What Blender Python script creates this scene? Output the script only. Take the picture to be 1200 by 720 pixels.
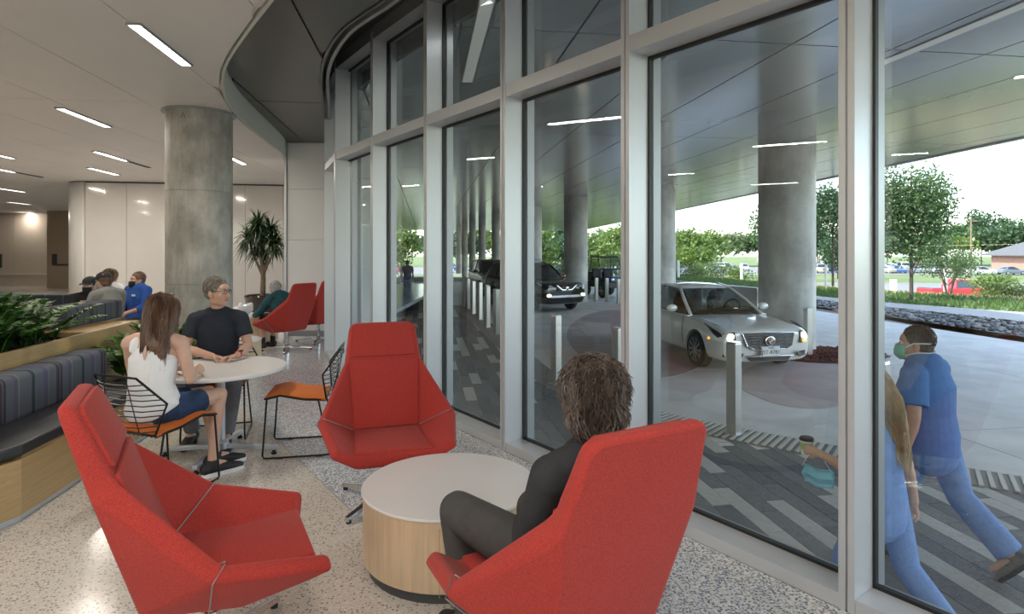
import bpy, bmesh, math, random
from mathutils import Vector, Matrix, Euler, noise
import numpy as np

for o in list(bpy.data.objects): bpy.data.objects.remove(o)
SC = bpy.context.scene
COL = SC.collection
R = random.Random(7)
PI = math.pi
V = Vector

# ---------------------------------------------------------------- camera
CAM_Z, FPX, HY = 1.6, 700.0, 294.0
cd = bpy.data.cameras.new('camera'); cam = bpy.data.objects.new('camera', cd); COL.objects.link(cam)
cam.location = (0, 0, CAM_Z); cam.rotation_euler = (PI/2, 0, 0)
cd.sensor_width = 36.0; cd.lens = 36.0*FPX/1200.0
cd.shift_y = -(360.0-HY)/1200.0
cd.clip_start = 0.05; cd.clip_end = 900
SC.camera = cam
# ---------------------------------------------------------------- light and exposure
SC.view_settings.view_transform = 'Standard'; SC.view_settings.look = 'None'
SC.view_settings.gamma = 1.0; SC.view_settings.use_curve_mapping = False
SC.view_settings.exposure = 1.30
SUN_DIR = V((-0.70, -0.22, 0.68)).normalized()      # towards the sun
W = bpy.data.worlds.new('world'); SC.world = W; W.use_nodes = True
nt = W.node_tree; nt.nodes.clear()
sky = nt.nodes.new('ShaderNodeTexSky'); sky.sky_type = 'NISHITA'; sky.sun_disc = False
sky.sun_elevation = math.asin(SUN_DIR.z); sky.sun_rotation = math.atan2(SUN_DIR.x, SUN_DIR.y)
sky.air_density = 1.0; sky.dust_density = 1.0; sky.ozone_density = 1.0; sky.altitude = 100
bg = nt.nodes.new('ShaderNodeBackground'); bg.inputs['Strength'].default_value = 0.36
wo = nt.nodes.new('ShaderNodeOutputWorld')
hs = nt.nodes.new('ShaderNodeHueSaturation'); hs.inputs['Saturation'].default_value = .78; nt.links.new(sky.outputs[0], hs.inputs['Color']); nt.links.new(hs.outputs[0], bg.inputs[0]); nt.links.new(bg.outputs[0], wo.inputs[0])
sl = bpy.data.lights.new('sun', 'SUN'); sl.energy = 4.0; sl.angle = 0.009; sl.color = (1, .95, .86)
so = bpy.data.objects.new('sun', sl); COL.objects.link(so)
so.rotation_euler = SUN_DIR.to_track_quat('Z', 'Y').to_euler()
LAMP_W = 11.8          # watts of one linear ceiling fixture
LAMP_EMIT = 8.0

# ---------------------------------------------------------------- pixel -> world helpers (working out real positions)
GO = -0.55             # level of the drive outside
def G(px, py, z=0.0):
    s = (py-HY)/(CAM_Z-z); y = FPX/s
    return V(((px-600.0)/FPX*y, y, z))
def P(px, py, y):
    return V(((px-600.0)/FPX*y, y, CAM_Z-(py-HY)/FPX*y))
D = V((-0.1435, 0.98965, 0)); E = V((0.98965, 0.1435, 0))   # module grid of ceilings and paving
def UV(u, v, z=0.0):
    p = E*u+D*v; return V((p.x, p.y, z))
def uv(p): return (p.x*E.x+p.y*E.y, p.x*D.x+p.y*D.y)
def lerp(a, b, t): return a+(b-a)*t
def interp(x, xs, ys): return float(np.interp(x, xs, ys))

# ---------------------------------------------------------------- materials
MATS = {}
def nodes_of(m):
    t = m.node_tree; return t, t.nodes, t.links
def mat(name, col, rough=.5, metal=0., bump=0., bscale=60., var=0., vscale=4., spec=.5, emit=None, estr=0., coat=0., stretch=None, col2=None, detail=6, sheen=0.):
    if name in MATS: return MATS[name]
    m = bpy.data.materials.new(name); m.use_nodes = True
    t, N, L = nodes_of(m); b = N['Principled BSDF']
    b.inputs['Base Color'].default_value = (*col, 1); b.inputs['Roughness'].default_value = rough
    b.inputs['Metallic'].default_value = metal; b.inputs['Specular IOR Level'].default_value = spec
    if coat: b.inputs['Coat Weight'].default_value = coat; b.inputs['Coat Roughness'].default_value = .05
    if sheen: b.inputs['Sheen Weight'].default_value = sheen; b.inputs['Sheen Roughness'].default_value = .4
    if emit: b.inputs['Emission Color'].default_value = (*emit, 1); b.inputs['Emission Strength'].default_value = estr
    if var or bump:
        tc = N.new('ShaderNodeTexCoord'); mp = N.new('ShaderNodeMapping'); L.new(tc.outputs['Object'], mp.inputs[0])
        if stretch: mp.inputs['Scale'].default_value = stretch
    if var:
        n = N.new('ShaderNodeTexNoise'); n.inputs['Scale'].default_value = vscale; n.inputs['Detail'].default_value = detail; n.inputs['Roughness'].default_value = .6
        L.new(mp.outputs[0], n.inputs['Vector'])
        r = N.new('ShaderNodeValToRGB')
        c2 = col2 if col2 else tuple(c*(1-var) for c in col)
        c1 = tuple(min(1, c*(1+var*.6)) for c in col)
        r.color_ramp.elements[0].position = .32; r.color_ramp.elements[0].color = (*c2, 1)
        r.color_ramp.elements[1].position = .68; r.color_ramp.elements[1].color = (*c1, 1)
        L.new(n.outputs['Fac'], r.inputs[0]); L.new(r.outputs[0], b.inputs['Base Color'])
    if bump:
        n2 = N.new('ShaderNodeTexNoise'); n2.inputs['Scale'].default_value = bscale; n2.inputs['Detail'].default_value = 3
        L.new(mp.outputs[0], n2.inputs['Vector'])
        bp = N.new('ShaderNodeBump'); bp.inputs['Strength'].default_value = bump; bp.inputs['Distance'].default_value = .01
        L.new(n2.outputs['Fac'], bp.inputs['Height']); L.new(bp.outputs[0], b.inputs['Normal'])
    MATS[name] = m; return m

def glass_mat(name, tint=(.93, .95, .94), refl=1.0):
    if name in MATS: return MATS[name]
    m = bpy.data.materials.new(name); m.use_nodes = True
    t, N, L = nodes_of(m); N.clear()
    tr = N.new('ShaderNodeBsdfTransparent'); tr.inputs[0].default_value = (*tint, 1)
    gl = N.new('ShaderNodeBsdfGlossy'); gl.inputs['Roughness'].default_value = .0; gl.inputs[0].default_value = (.95, .97, 1, 1)
    fr = N.new('ShaderNodeFresnel'); fr.inputs[0].default_value = 1.5
    mu = N.new('ShaderNodeMath'); mu.operation = 'MULTIPLY'; mu.inputs[1].default_value = refl; mu.use_clamp = True
    mx = N.new('ShaderNodeMixShader'); out = N.new('ShaderNodeOutputMaterial')
    L.new(fr.outputs[0], mu.inputs[0]); L.new(mu.outputs[0], mx.inputs[0]); L.new(tr.outputs[0], mx.inputs[1]); L.new(gl.outputs[0], mx.inputs[2]); L.new(mx.outputs[0], out.inputs[0])
    MATS[name] = m; return m

def terrazzo():
    m = bpy.data.materials.new('terrazzo'); m.use_nodes = True
    t, N, L = nodes_of(m); b = N['Principled BSDF']; b.inputs['Roughness'].default_value = .16; b.inputs['Specular IOR Level'].default_value = .45
    tc = N.new('ShaderNodeTexCoord'); geo = tc.outputs['Object']
    def chips(scale, thr, cols, base, cov):
        vo = N.new('ShaderNodeTexVoronoi'); vo.inputs['Scale'].default_value = scale; vo.voronoi_dimensions = '2D'
        L.new(geo, vo.inputs['Vector'])
        sep = N.new('ShaderNodeSeparateColor'); L.new(vo.outputs['Color'], sep.inputs[0])
        rp = N.new('ShaderNodeValToRGB'); rp.color_ramp.interpolation = 'CONSTANT'
        for i, (p, c) in enumerate(cols):
            e = rp.color_ramp.elements[0] if i == 0 else (rp.color_ramp.elements[1] if i == 1 else rp.color_ramp.elements.new(p))
            e.position = p; e.color = (*c, 1)
        L.new(sep.outputs[0], rp.inputs[0])
        lt = N.new('ShaderNodeMath'); lt.operation = 'LESS_THAN'; lt.inputs[1].default_value = thr; L.new(vo.outputs['Distance'], lt.inputs[0])
        l2 = N.new('ShaderNodeMath'); l2.operation = 'LESS_THAN'; l2.inputs[1].default_value = cov; L.new(sep.outputs[1], l2.inputs[0])
        mu = N.new('ShaderNodeMath'); mu.operation = 'MULTIPLY'; L.new(lt.outputs[0], mu.inputs[0]); L.new(l2.outputs[0], mu.inputs[1])
        mx = N.new('ShaderNodeMix'); mx.data_type = 'RGBA'; L.new(mu.outputs[0], mx.inputs[0])
        if isinstance(base, tuple): mx.inputs[6].default_value = (*base, 1)
        else: L.new(base, mx.inputs[6])
        L.new(rp.outputs[0], mx.inputs[7]); return mx.outputs[2]
    beige = chips(120, .5, [(0, (.55, .50, .44)), (.5, (.72, .68, .62)), (.8, (.45, .40, .35))], (.64, .595, .53), .35)
    beige = chips(58, .30, [(0, (.22, .19, .16)), (.4, (.36, .30, .25)), (.75, (.76, .73, .68))], beige, .40)
    grey = chips(110, .6, [(0, (.62, .64, .66)), (.45, (.78, .78, .77)), (.8, (.40, .45, .52))], (.66, .66, .65), .8)
    grey = chips(75, .42, [(0, (.13, .17, .24)), (.35, (.24, .30, .38)), (.65, (.38, .35, .32)), (.85, (.85, .85, .84))], grey, .62)
    sx = N.new('ShaderNodeSeparateXYZ'); L.new(geo, sx.inputs[0])
    # distance from the glazed wall decides the band colour
    a = N.new('ShaderNodeMath'); a.operation = 'MULTIPLY'; a.inputs[1].default_value = -.810; L.new(sx.outputs[0], a.inputs[0])
    c = N.new('ShaderNodeMath'); c.operation = 'MULTIPLY_ADD'; c.inputs[1].default_value = -.587; L.new(sx.outputs[1], c.inputs[0]); L.new(a.outputs[0], c.inputs[2])
    lt = N.new('ShaderNodeMath'); lt.operation = 'LESS_THAN'; lt.inputs[1].default_value = 1.39-2.749; L.new(c.outputs[0], lt.inputs[0])
    mx = N.new('ShaderNodeMix'); mx.data_type = 'RGBA'; L.new(lt.outputs[0], mx.inputs[0]); L.new(beige, mx.inputs[6]); L.new(grey, mx.inputs[7])
    L.new(mx.outputs[2], b.inputs['Base Color']); return m

def stripes_mat(name, period, base, scale_y=1.0):
    """woven upholstery: stripes across the bench, along the object's y axis"""
    m = bpy.data.materials.new(name); m.use_nodes = True
    t, N, L = nodes_of(m); b = N['Principled BSDF']; b.inputs['Roughness'].default_value = .9; b.inputs['Specular IOR Level'].default_value = .2
    tc = N.new('ShaderNodeTexCoord'); sx = N.new('ShaderNodeSeparateXYZ'); L.new(tc.outputs['Object'], sx.inputs[0])
    d = N.new('ShaderNodeMath'); d.operation = 'DIVIDE'; d.inputs[1].default_value = period; L.new(sx.outputs[1], d.inputs[0])
    f = N.new('ShaderNodeMath'); f.operation = 'FRACT'; L.new(d.outputs[0], f.inputs[0])
    rp = N.new('ShaderNodeValToRGB'); rp.color_ramp.interpolation = 'CONSTANT'
    dk = tuple(c*.45 for c in base); pu = (base[0]*.9, base[1]*.75, base[2]*1.05); ol = (base[0]*1.5, base[1]*1.45, base[2]*.9); rd = (base[0]*1.7, base[1]*.8, base[2]*.9); tl = (base[0]*.95, base[1]*1.35, base[2]*1.4)
    seq = [(0, base), (.2, dk), (.26, tl), (.275, base), (.42, pu), (.5, ol), (.515, base), (.66, dk), (.72, rd), (.735, dk), (.78, base), (.9, pu), (.97, ol)]
    for i, (p, c) in enumerate(seq):
        e = rp.color_ramp.elements[i] if i < 2 else rp.color_ramp.elements.new(p)
        e.position = p; e.color = (*c, 1)
    L.new(f.outputs[0], rp.inputs[0])
    n = N.new('ShaderNodeTexNoise'); n.inputs['Scale'].default_value = 220; L.new(tc.outputs['Object'], n.inputs['Vector'])
    hs = N.new('ShaderNodeMix'); hs.data_type = 'RGBA'; hs.blend_type = 'OVERLAY'; hs.inputs[0].default_value = .35
    L.new(rp.outputs[0], hs.inputs[6]); L.new(n.outputs['Fac'], hs.inputs[7]); L.new(hs.outputs[2], b.inputs['Base Color'])
    bp = N.new('ShaderNodeBump'); bp.inputs['Strength'].default_value = .25; bp.inputs['Distance'].default_value = .004
    L.new(n.outputs['Fac'], bp.inputs['Height']); L.new(bp.outputs[0], b.inputs['Normal'])
    return m

# ---------------------------------------------------------------- mesh builder
class MB:
    def __init__(s): s.v = []; s.f = []; s.mi = []; s.cur = 0
    def add(s, vs, fs):
        b = len(s.v); s.v.extend([tuple(p) for p in vs]); s.f.extend([tuple(i+b for i in f) for f in fs]); s.mi.extend([s.cur]*len(fs)); return s
    def box(s, c, size, M=None):
        x, y, z = size[0]/2, size[1]/2, size[2]/2
        vs = [V((a, b_, c_)) for a in (-x, x) for b_ in (-y, y) for c_ in (-z, z)]
        if M is not None: vs = [M @ p for p in vs]
        vs = [p+V(c) for p in vs]
        return s.add(vs, [(0, 1, 3, 2), (4, 6, 7, 5), (0, 4, 5, 1), (2, 3, 7, 6), (0, 2, 6, 4), (1, 5, 7, 3)])
    def prism(s, poly, z0, z1):
        n = len(poly)
        a = sum(poly[i][0]*poly[(i+1) % n][1]-poly[(i+1) % n][0]*poly[i][1] for i in range(n))
        if a < 0: poly = list(reversed(poly))
        vs = [(p[0], p[1], z0) for p in poly]+[(p[0], p[1], z1) for p in poly]
        return s.add(vs, [tuple(range(n-1, -1, -1)), tuple(range(n, 2*n))]+[(i, (i+1) % n, (i+1) % n+n, i+n) for i in range(n)])
    def beam(s, p0, p1, w, h, up=(0, 0, 1)):
        """box from p0 to p1, w across, h along up"""
        p0, p1 = V(p0), V(p1); t = (p1-p0); l = t.length; t.normalize(); sd = t.cross(V(up)).normalized(); u = sd.cross(t)
        M = Matrix((sd, t, u)).transposed()
        return s.box((p0+p1)/2, (w, l, h), M)
    def limb(s, pts, rad, side=(1, 0, 0), seg=14, round_ends=True, cap=True):
        pts = [V(p) for p in pts]; rad = [(r, r) if not isinstance(r, tuple) else r for r in rad]; n = len(pts)
        side = V(side); rings = []
        for i in range(n):
            t = (pts[min(i+1, n-1)]-pts[max(i-1, 0)])
            t = t.normalized() if t.length > 1e-9 else V((0, 0, 1))
            sd = side-t*side.dot(t)
            if sd.length < 1e-4: sd = V((0, 1, 0))-t*t.y
            sd.normalize(); nn = t.cross(sd)
            rings.append((pts[i], t, sd, nn, rad[i]))
        R_ = []
        if round_ends:
            p, t, sd, nn, r = rings[0]; m = min(r)
            for a in (80, 50, 22): R_.append((p-t*m*math.sin(math.radians(a)), sd, nn, (r[0]*math.cos(math.radians(a)), r[1]*math.cos(math.radians(a)))))
        R_ += [(p, sd, nn, r) for (p, t, sd, nn, r) in rings]
        if round_ends is True:
            p, t, sd, nn, r = rings[-1]; m = min(r)
            for a in (22, 50, 80): R_.append((p+t*m*math.sin(math.radians(a)), sd, nn, (r[0]*math.cos(math.radians(a)), r[1]*math.cos(math.radians(a)))))
        vs = []; fs = []
        for (p, sd, nn, r) in R_:
            for k in range(seg):
                a = 2*PI*k/seg; vs.append(p+sd*(r[0]*math.cos(a))+nn*(r[1]*math.sin(a)))
        for i in range(len(R_)-1):
            for k in range(seg):
                a = i*seg+k; b = i*seg+(k+1) % seg; fs.append((a, b, b+seg, a+seg))
        if cap:
            fs.append(tuple(range(seg-1, -1, -1))); m = (len(R_)-1)*seg; fs.append(tuple(range(m, m+seg)))
        return s.add(vs, fs)
    def tube(s, pts, r, seg=8): return s.limb(pts, [r]*len(pts) if not isinstance(r, (list, tuple)) else list(r), (.31, .52, .79), seg, False)
    def ell(s, c, r, M=None, seg=16, rings=10):
        vs = []; fs = []; c = V(c)
        for i in range(rings+1):
            th = PI*i/rings
            for k in range(seg):
                a = 2*PI*k/seg; p = V((r[0]*math.sin(th)*math.cos(a), r[1]*math.sin(th)*math.sin(a), r[2]*math.cos(th)))
                if i in (0, rings) : p = V((1e-4*math.cos(a), 1e-4*math.sin(a), p.z))
                if M is not None: p = M @ p
                vs.append(c+p)
        for i in range(rings):
            for k in range(seg):
                a = i*seg+k; b = i*seg+(k+1) % seg; fs.append((a, a+seg, b+seg, b))
        fs.append(tuple(range(seg))); fs.append(tuple(range(rings*seg+seg-1, rings*seg-1, -1)))
        return s.add(vs, fs)
    def lathe(s, prof, seg=32, c=(0, 0, 0), axis='z', caps=True):
        vs = []; n = len(prof)
        for (r, z) in prof:
            r = max(r, 1e-4)
            for k in range(seg):
                a = 2*PI*k/seg
                p = (r*math.cos(a), r*math.sin(a), z) if axis == 'z' else (z, r*math.cos(a), r*math.sin(a))
                vs.append((p[0]+c[0], p[1]+c[1], p[2]+c[2]))
        fs = [(i*seg+k, i*seg+(k+1) % seg, (i+1)*seg+(k+1) % seg, (i+1)*seg+k) for i in range(n-1) for k in range(seg)]
        if caps: fs.append(tuple(range(seg-1, -1, -1))); fs.append(tuple(range((n-1)*seg, n*seg)))
        return s.add(vs, fs)
    def grid(s, rows, close=False):
        n = len(rows); m = len(rows[0]); vs = [p for r in rows for p in r]
        fs = [(i*m+k, i*m+(k+1) % m, (i+1)*m+(k+1) % m, (i+1)*m+k) for i in range(n-1) for k in range(m if close else m-1)]
        return s.add(vs, fs)
    def mesh(s, name, mats, smooth=False, angle=35):
        me = bpy.data.meshes.new(name); me.from_pydata(s.v, [], s.f)
        if not isinstance(mats, (list, tuple)): mats = [mats]
        for m in mats: me.materials.append(m)
        if len(mats) > 1: me.polygons.foreach_set('material_index', s.mi)
        me.update()
        if smooth:
            me.shade_smooth()
            if angle < 180: me.set_sharp_from_angle(angle=math.radians(angle))
        return me
    def obj(s, name, mats, parent=None, smooth=False, angle=35, bevel=0, bseg=2, loc=None, fix=False):
        me = s.mesh(name, mats, smooth, angle)
        if fix:
            bm = bmesh.new(); bm.from_mesh(me); bmesh.ops.recalc_face_normals(bm, faces=bm.faces); bm.to_mesh(me); bm.free()
        return link(name, me, parent, bevel, bseg, loc)
def link(name, me, parent=None, bevel=0, bseg=2, loc=None):
    o = bpy.data.objects.new(name, me); COL.objects.link(o)
    if parent is not None: o.parent = parent
    if loc is not None: o.location = loc
    if bevel:
        b = o.modifiers.new('bevel', 'BEVEL'); b.width = bevel; b.segments = bseg; b.limit_method = 'ANGLE'; b.angle_limit = math.radians(30); b.harden_normals = False
    return o
def thing(name, label, cat, loc=(0, 0, 0), rotz=0., group=None):
    o = bpy.data.objects.new(name, None); o.empty_display_size = .1; COL.objects.link(o)
    o.location = loc; o.rotation_euler = (0, 0, rotz); o['label'] = label; o['category'] = cat
    if group: o['group'] = group
    return o
def tag(o, label, cat, group=None):
    o['label'] = label; o['category'] = cat
    if group: o['group'] = group
    return o
def struct(name, loc=(0, 0, 0)):
    o = bpy.data.objects.new(name, None); COL.objects.link(o); o.location = loc; o['kind'] = 'structure'; return o
def stuff(o): o['kind'] = 'stuff'; return o
def face_rot(f): return math.atan2(-f[0], f[1])
ORD = ['first', 'second', 'third', 'fourth', 'fifth', 'sixth', 'seventh', 'eighth', 'ninth', 'tenth', 'eleventh', 'twelfth', 'thirteenth', 'fourteenth', 'fifteenth', 'sixteenth', 'seventeenth', 'eighteenth', 'nineteenth', 'twentieth', 'twenty-first', 'twenty-second', 'twenty-third', 'twenty-fourth', 'twenty-fifth', 'twenty-sixth', 'twenty-seventh', 'twenty-eighth', 'twenty-ninth', 'thirtieth', 'thirty-first', 'thirty-second', 'thirty-third', 'thirty-fourth']
def copy_tree(o, parent=None):
    c = o.copy(); COL.objects.link(c); c.parent = parent
    for ch in list(o.children): copy_tree(ch, c)
    return c
BLOBS = []
def blob(name, mb, m, parent, voxel=.01, smooth=3, fac=.5):
    o = mb.obj(name, m, parent)
    r = o.modifiers.new('remesh', 'REMESH'); r.mode = 'VOXEL'; r.voxel_size = voxel; r.use_smooth_shade = True
    if smooth:
        sm = o.modifiers.new('smooth', 'SMOOTH'); sm.factor = fac; sm.iterations = smooth
    BLOBS.append(o); return o
def apply_blobs():
    bpy.context.view_layer.update()
    dg = bpy.context.evaluated_depsgraph_get()
    new = [(o, bpy.data.meshes.new_from_object(o.evaluated_get(dg))) for o in BLOBS]
    for o, me in new:
        o.modifiers.clear(); o.data = me; me.shade_smooth()
    BLOBS.clear()
# ================================================================ SETTING
def c_paint(n, c, r=.5, **k): return mat(n, c, r, **k)
M_WHITE = mat('ceiling_white', (.72, .70, .68), .55, var=.03, vscale=1.2)
M_SEAM = mat('joint_dark', (.10, .10, .10), .8)
M_SOFFIT = mat('soffit_metal', (.125, .122, .116), .30, metal=.85, var=.12, vscale=.8, stretch=(1, .2, 1))
M_CANOPY = mat('canopy_metal', (.58, .58, .57), .16, metal=.55, var=.06, vscale=.5)
M_FASCIA = mat('fascia_cream', (.62, .64, .58), .4)
M_ALU = mat('mullion_aluminium', (.60, .615, .63), .36, metal=.30)
M_ALUD = mat('mullion_grey', (.34, .35, .36), .42, metal=.5)
M_GASKET = mat('gasket_black', (.012, .012, .012), .5)
M_GLASS = None
def pane_glass():
    m = bpy.data.materials.new('window_glass'); m.use_nodes = True
    t, N, L = nodes_of(m); N.clear()
    tr = N.new('ShaderNodeBsdfTransparent'); tr.inputs[0].default_value = (.93, .955, .945, 1)
    gl = N.new('ShaderNodeBsdfGlossy'); gl.inputs['Roughness'].default_value = 0.; gl.inputs[0].default_value = (.96, .98, 1, 1)
    lw = N.new('ShaderNodeLayerWeight'); lw.inputs[0].default_value = .5
    pw = N.new('ShaderNodeMath'); pw.operation = 'POWER'; pw.inputs[1].default_value = 4.6; L.new(lw.outputs['Facing'], pw.inputs[0])
    ma = N.new('ShaderNodeMath'); ma.operation = 'MULTIPLY_ADD'; ma.inputs[1].default_value = .9; ma.inputs[2].default_value = .085; L.new(pw.outputs[0], ma.inputs[0])
    ge = N.new('ShaderNodeNewGeometry'); sb = N.new('ShaderNodeMath'); sb.operation = 'SUBTRACT'; sb.inputs[0].default_value = 1; L.new(ge.outputs['Backfacing'], sb.inputs[1])
    mu = N.new('ShaderNodeMath'); mu.operation = 'MULTIPLY'; L.new(ma.outputs[0], mu.inputs[0]); L.new(sb.outputs[0], mu.inputs[1])
    mx = N.new('ShaderNodeMixShader'); out = N.new('ShaderNodeOutputMaterial')
    L.new(mu.outputs[0], mx.inputs[0]); L.new(tr.outputs[0], mx.inputs[1]); L.new(gl.outputs[0], mx.inputs[2]); L.new(mx.outputs[0], out.inputs[0]); return m
M_GLASS = pane_glass()

CZ, SZ, KZ = 3.31, 3.63, 3.85      # white ceiling, dark soffit, canopy outside
WT, WN = V((-.587, .810, 0)), V((.810, .587, 0))
M6 = V((1.479, 2.642, 0)); STEP = V((-.777, 1.0725, 0))
WP = [M6-STEP*k for k in range(8, 0, -1)]+[M6+STEP*k for k in range(0, 5)]+[V((-2.39, 8.05, 0)), V((-2.89, 9.2, 0)), V((-3.10, 10.45, 0)), V((-3.13, 11.2, 0))]
GD = .20                                           # depth from the inner face to the glass

def smooth_poly(pts, n=2):
    pts = [V((p[0], p[1], 0)) for p in pts]
    for _ in range(n):
        q = [pts[0]]
        for a, b in zip(pts, pts[1:]): q += [a*.75+b*.25, a*.25+b*.75]
        q.append(pts[-1]); pts = q
    return pts
FC = smooth_poly([(5.39, -5.65), (1.2, .13), (-1.65, 4.07), (-1.99, 4.53), (-2.51, 5.27), (-2.87, 5.87), (-3.26, 6.76), (-3.55, 7.77), (-3.87, 9.5), (-4.12, 10.8), (-4.27, 11.2)])
SLC = smooth_poly([(6.60, -5.70), (2.0, .645), (-1.035, 4.83), (-1.30, 5.12), (-1.62, 5.53), (-1.99, 6.26), (-2.29, 7.07), (-2.60, 8.17), (-2.95, 9.3), (-3.17, 10.45), (-3.2, 11.2)])
def ufun(poly):
    q = sorted((uv(p)[1], uv(p)[0]) for p in poly); vs_ = [a for a, b in q]; us_ = [b for a, b in q]
    return lambda v: interp(v, vs_, us_)
uF, uS = ufun(FC), ufun(SLC)
uWall = ufun([p+WN*.30 for p in WP]+[V((-4.6, 17, 0)), V((-7, 30, 0)), V((-9.8, 46, 0)), V((-12.5, 62, 0))])
uEdge = ufun([V((11.5, -8, 0)), V((10.6, 5, 0)), V((10.1, 11.8, 0)), V((9.4, 25, 0)), V((8.5, 44.8, 0)), V((7.6, 64, 0))])

def region(mb, uL, uR, v0, v1, z0, z1, n):
    vs_ = [lerp(v0, v1, i/n) for i in range(n+1)]
    poly = [UV(min(uL(v), uR(v)-.002), v) for v in vs_]+[UV(uR(v), v) for v in reversed(vs_)]
    for i in range(n):
        a, b, c, d = poly[i], poly[i+1], poly[2*n-i], poly[2*n+1-i]
        mb.prism([(p.x, p.y) for p in (a, b, c, d)], z0, z1)
def panels(parent, name, m, z, th, us, vs_, uL, uR, gap=.012, n=8):
    for i in range(len(us)-1):
        for j in range(len(vs_)-1):
            v0, v1 = vs_[j]+gap/2, vs_[j+1]-gap/2; a, b = us[i]+gap/2, us[i+1]-gap/2
            sv = [lerp(v0, v1, k/n) for k in range(n+1)]
            lo = [max(a, uL(v)) for v in sv]; hi = [min(b, uR(v)) for v in sv]
            ok = [h-l > .01 for l, h in zip(lo, hi)]
            if not any(ok): continue
            ks = [k for k in range(n+1) if ok[k]]; k0, k1 = ks[0], ks[-1]
            if k1 == k0: continue
            full = all(abs(lo[k]-a) < 1e-6 and abs(hi[k]-b) < 1e-6 for k in range(n+1))
            idx = [0, n] if full else list(range(k0, k1+1))
            poly = [UV(hi[k], sv[k]) for k in idx]+[UV(lo[k], sv[k]) for k in reversed(idx)]
            mb = MB(); mb.prism([(p.x, p.y) for p in poly], z, z+th); mb.obj(name, m, parent)

# ---- interior floor
fl = MB()
fpoly = [(p.x, p.y) for p in WP]+[(-3.13, 29), (-32, 29), (-32, -6.2), (7.69, -6.2)]
fl.prism(fpoly, -.10, 0)
floor = fl.obj('floor', terrazzo()); floor['kind'] = 'structure'
tz = MB()                                           # metal divider strip between the two terrazzo colours
a = V((-.075, 4.787, 0))-WN*1.39
tz.beam(a+WT*8+V((0, 0, -.004)), a-WT*9+V((0, 0, -.004)), .006, .01)
o = tz.obj('trim_1', M_ALUD); o['kind'] = 'structure'

# ---- white ceiling of long panels
ceil = struct('ceiling')
mb = MB(); region(mb, lambda v: -36, lambda v: uF(v)-.01, -9, 31, CZ+.03, CZ+.06, 80); mb.obj('ceiling_slab', M_WHITE, ceil)
us = [-2.19+k for k in range(-11, 6)]; vs_ = [1.0+3.2*k for k in range(0, 9)]
panels(ceil, 'ceiling_panel', M_WHITE, CZ, .025, us, vs_, lambda v: -13.2, lambda v: uF(v)-.02, .007, 16)
panels(ceil, 'ceiling_panel', M_WHITE, CZ, .025, [-36, -25, -13.2], [-8, 1, 14, 30], lambda v: -36, lambda v: uF(v), .008, 1)
panels(ceil, 'ceiling_panel', M_WHITE, CZ, .025, [-13.2+4*k for k in range(8)], [-8, -3.5, 1.0], lambda v: -36, lambda v: uF(v)-.02, .008, 8)
fa = MB()
rows = []
for p, q in zip(FC, FC[1:]+[FC[-1]]):
    t = (FC[min(FC.index(p)+1, len(FC)-1)]-FC[max(FC.index(p)-1, 0)]).normalized(); nn = V((t.y, -t.x, 0))
    rows.append([p+V((0, 0, CZ-.008)), p+nn*.022+V((0, 0, CZ-.008)), p+nn*.022+V((0, 0, SZ+.05)), p+V((0, 0, SZ+.05))])
fa.grid(rows, True); o = fa.obj('trim_2', M_FASCIA, smooth=True, fix=True); o['kind'] = 'structure'
# ---- dark metal soffit between ceiling and glazing
sof = struct('ceiling_soffit')
mb = MB(); region(mb, lambda v: uF(v)-.1, lambda v: uS(v)-.004, -8, 10.9, SZ+.03, SZ+.06, 60); mb.obj('soffit_backing', M_SEAM, sof)
panels(sof, 'soffit_panel', M_SOFFIT, SZ, .025, [-4.6, -3.42, -2.25, -1.07, .1, 1.28, 2.45, 3.6, 4.8, 6.], [-8, -4, 0, 4.6, 8.5, 13], lambda v: uF(v)+.024, lambda v: uS(v)-.004, .02, 16)
ed = MB(); ed2 = MB(); rows = []; rows2 = []
for i, p in enumerate(SLC):
    t = (SLC[min(i+1, len(SLC)-1)]-SLC[max(i-1, 0)]).normalized(); nn = V((t.y, -t.x, 0))
    rows.append([p+V((0, 0, SZ-.01)), p+nn*.03+V((0, 0, SZ-.01)), p+nn*.03+V((0, 0, 4.2)), p+V((0, 0, 4.2))])
    rows2.append([p+nn*.075+V((0, 0, SZ-.012)), p+nn*.11+V((0, 0, SZ-.012)), p+nn*.11+V((0, 0, SZ+.09)), p+nn*.075+V((0, 0, SZ+.09))])
ed.grid(rows, True).obj('soffit_edge', M_SOFFIT, sof, smooth=True, fix=True)
ed2.grid(rows2, True).obj('curtain_track', M_ALUD, sof, smooth=True, fix=True)
mb = MB(); region(mb, lambda v: uS(v)-.05, lambda v: uWall(v)+.1, -8, 11, 4.2, 4.25, 50); mb.obj('recess_panel', M_SOFFIT, sof)
# ---- roof over the room
rf = MB(); rf.prism(fpoly, 4.5, 4.8); o = rf.obj('roof', mat('roof_grey', (.3, .3, .3), .8)); o['kind'] = 'structure'

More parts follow.
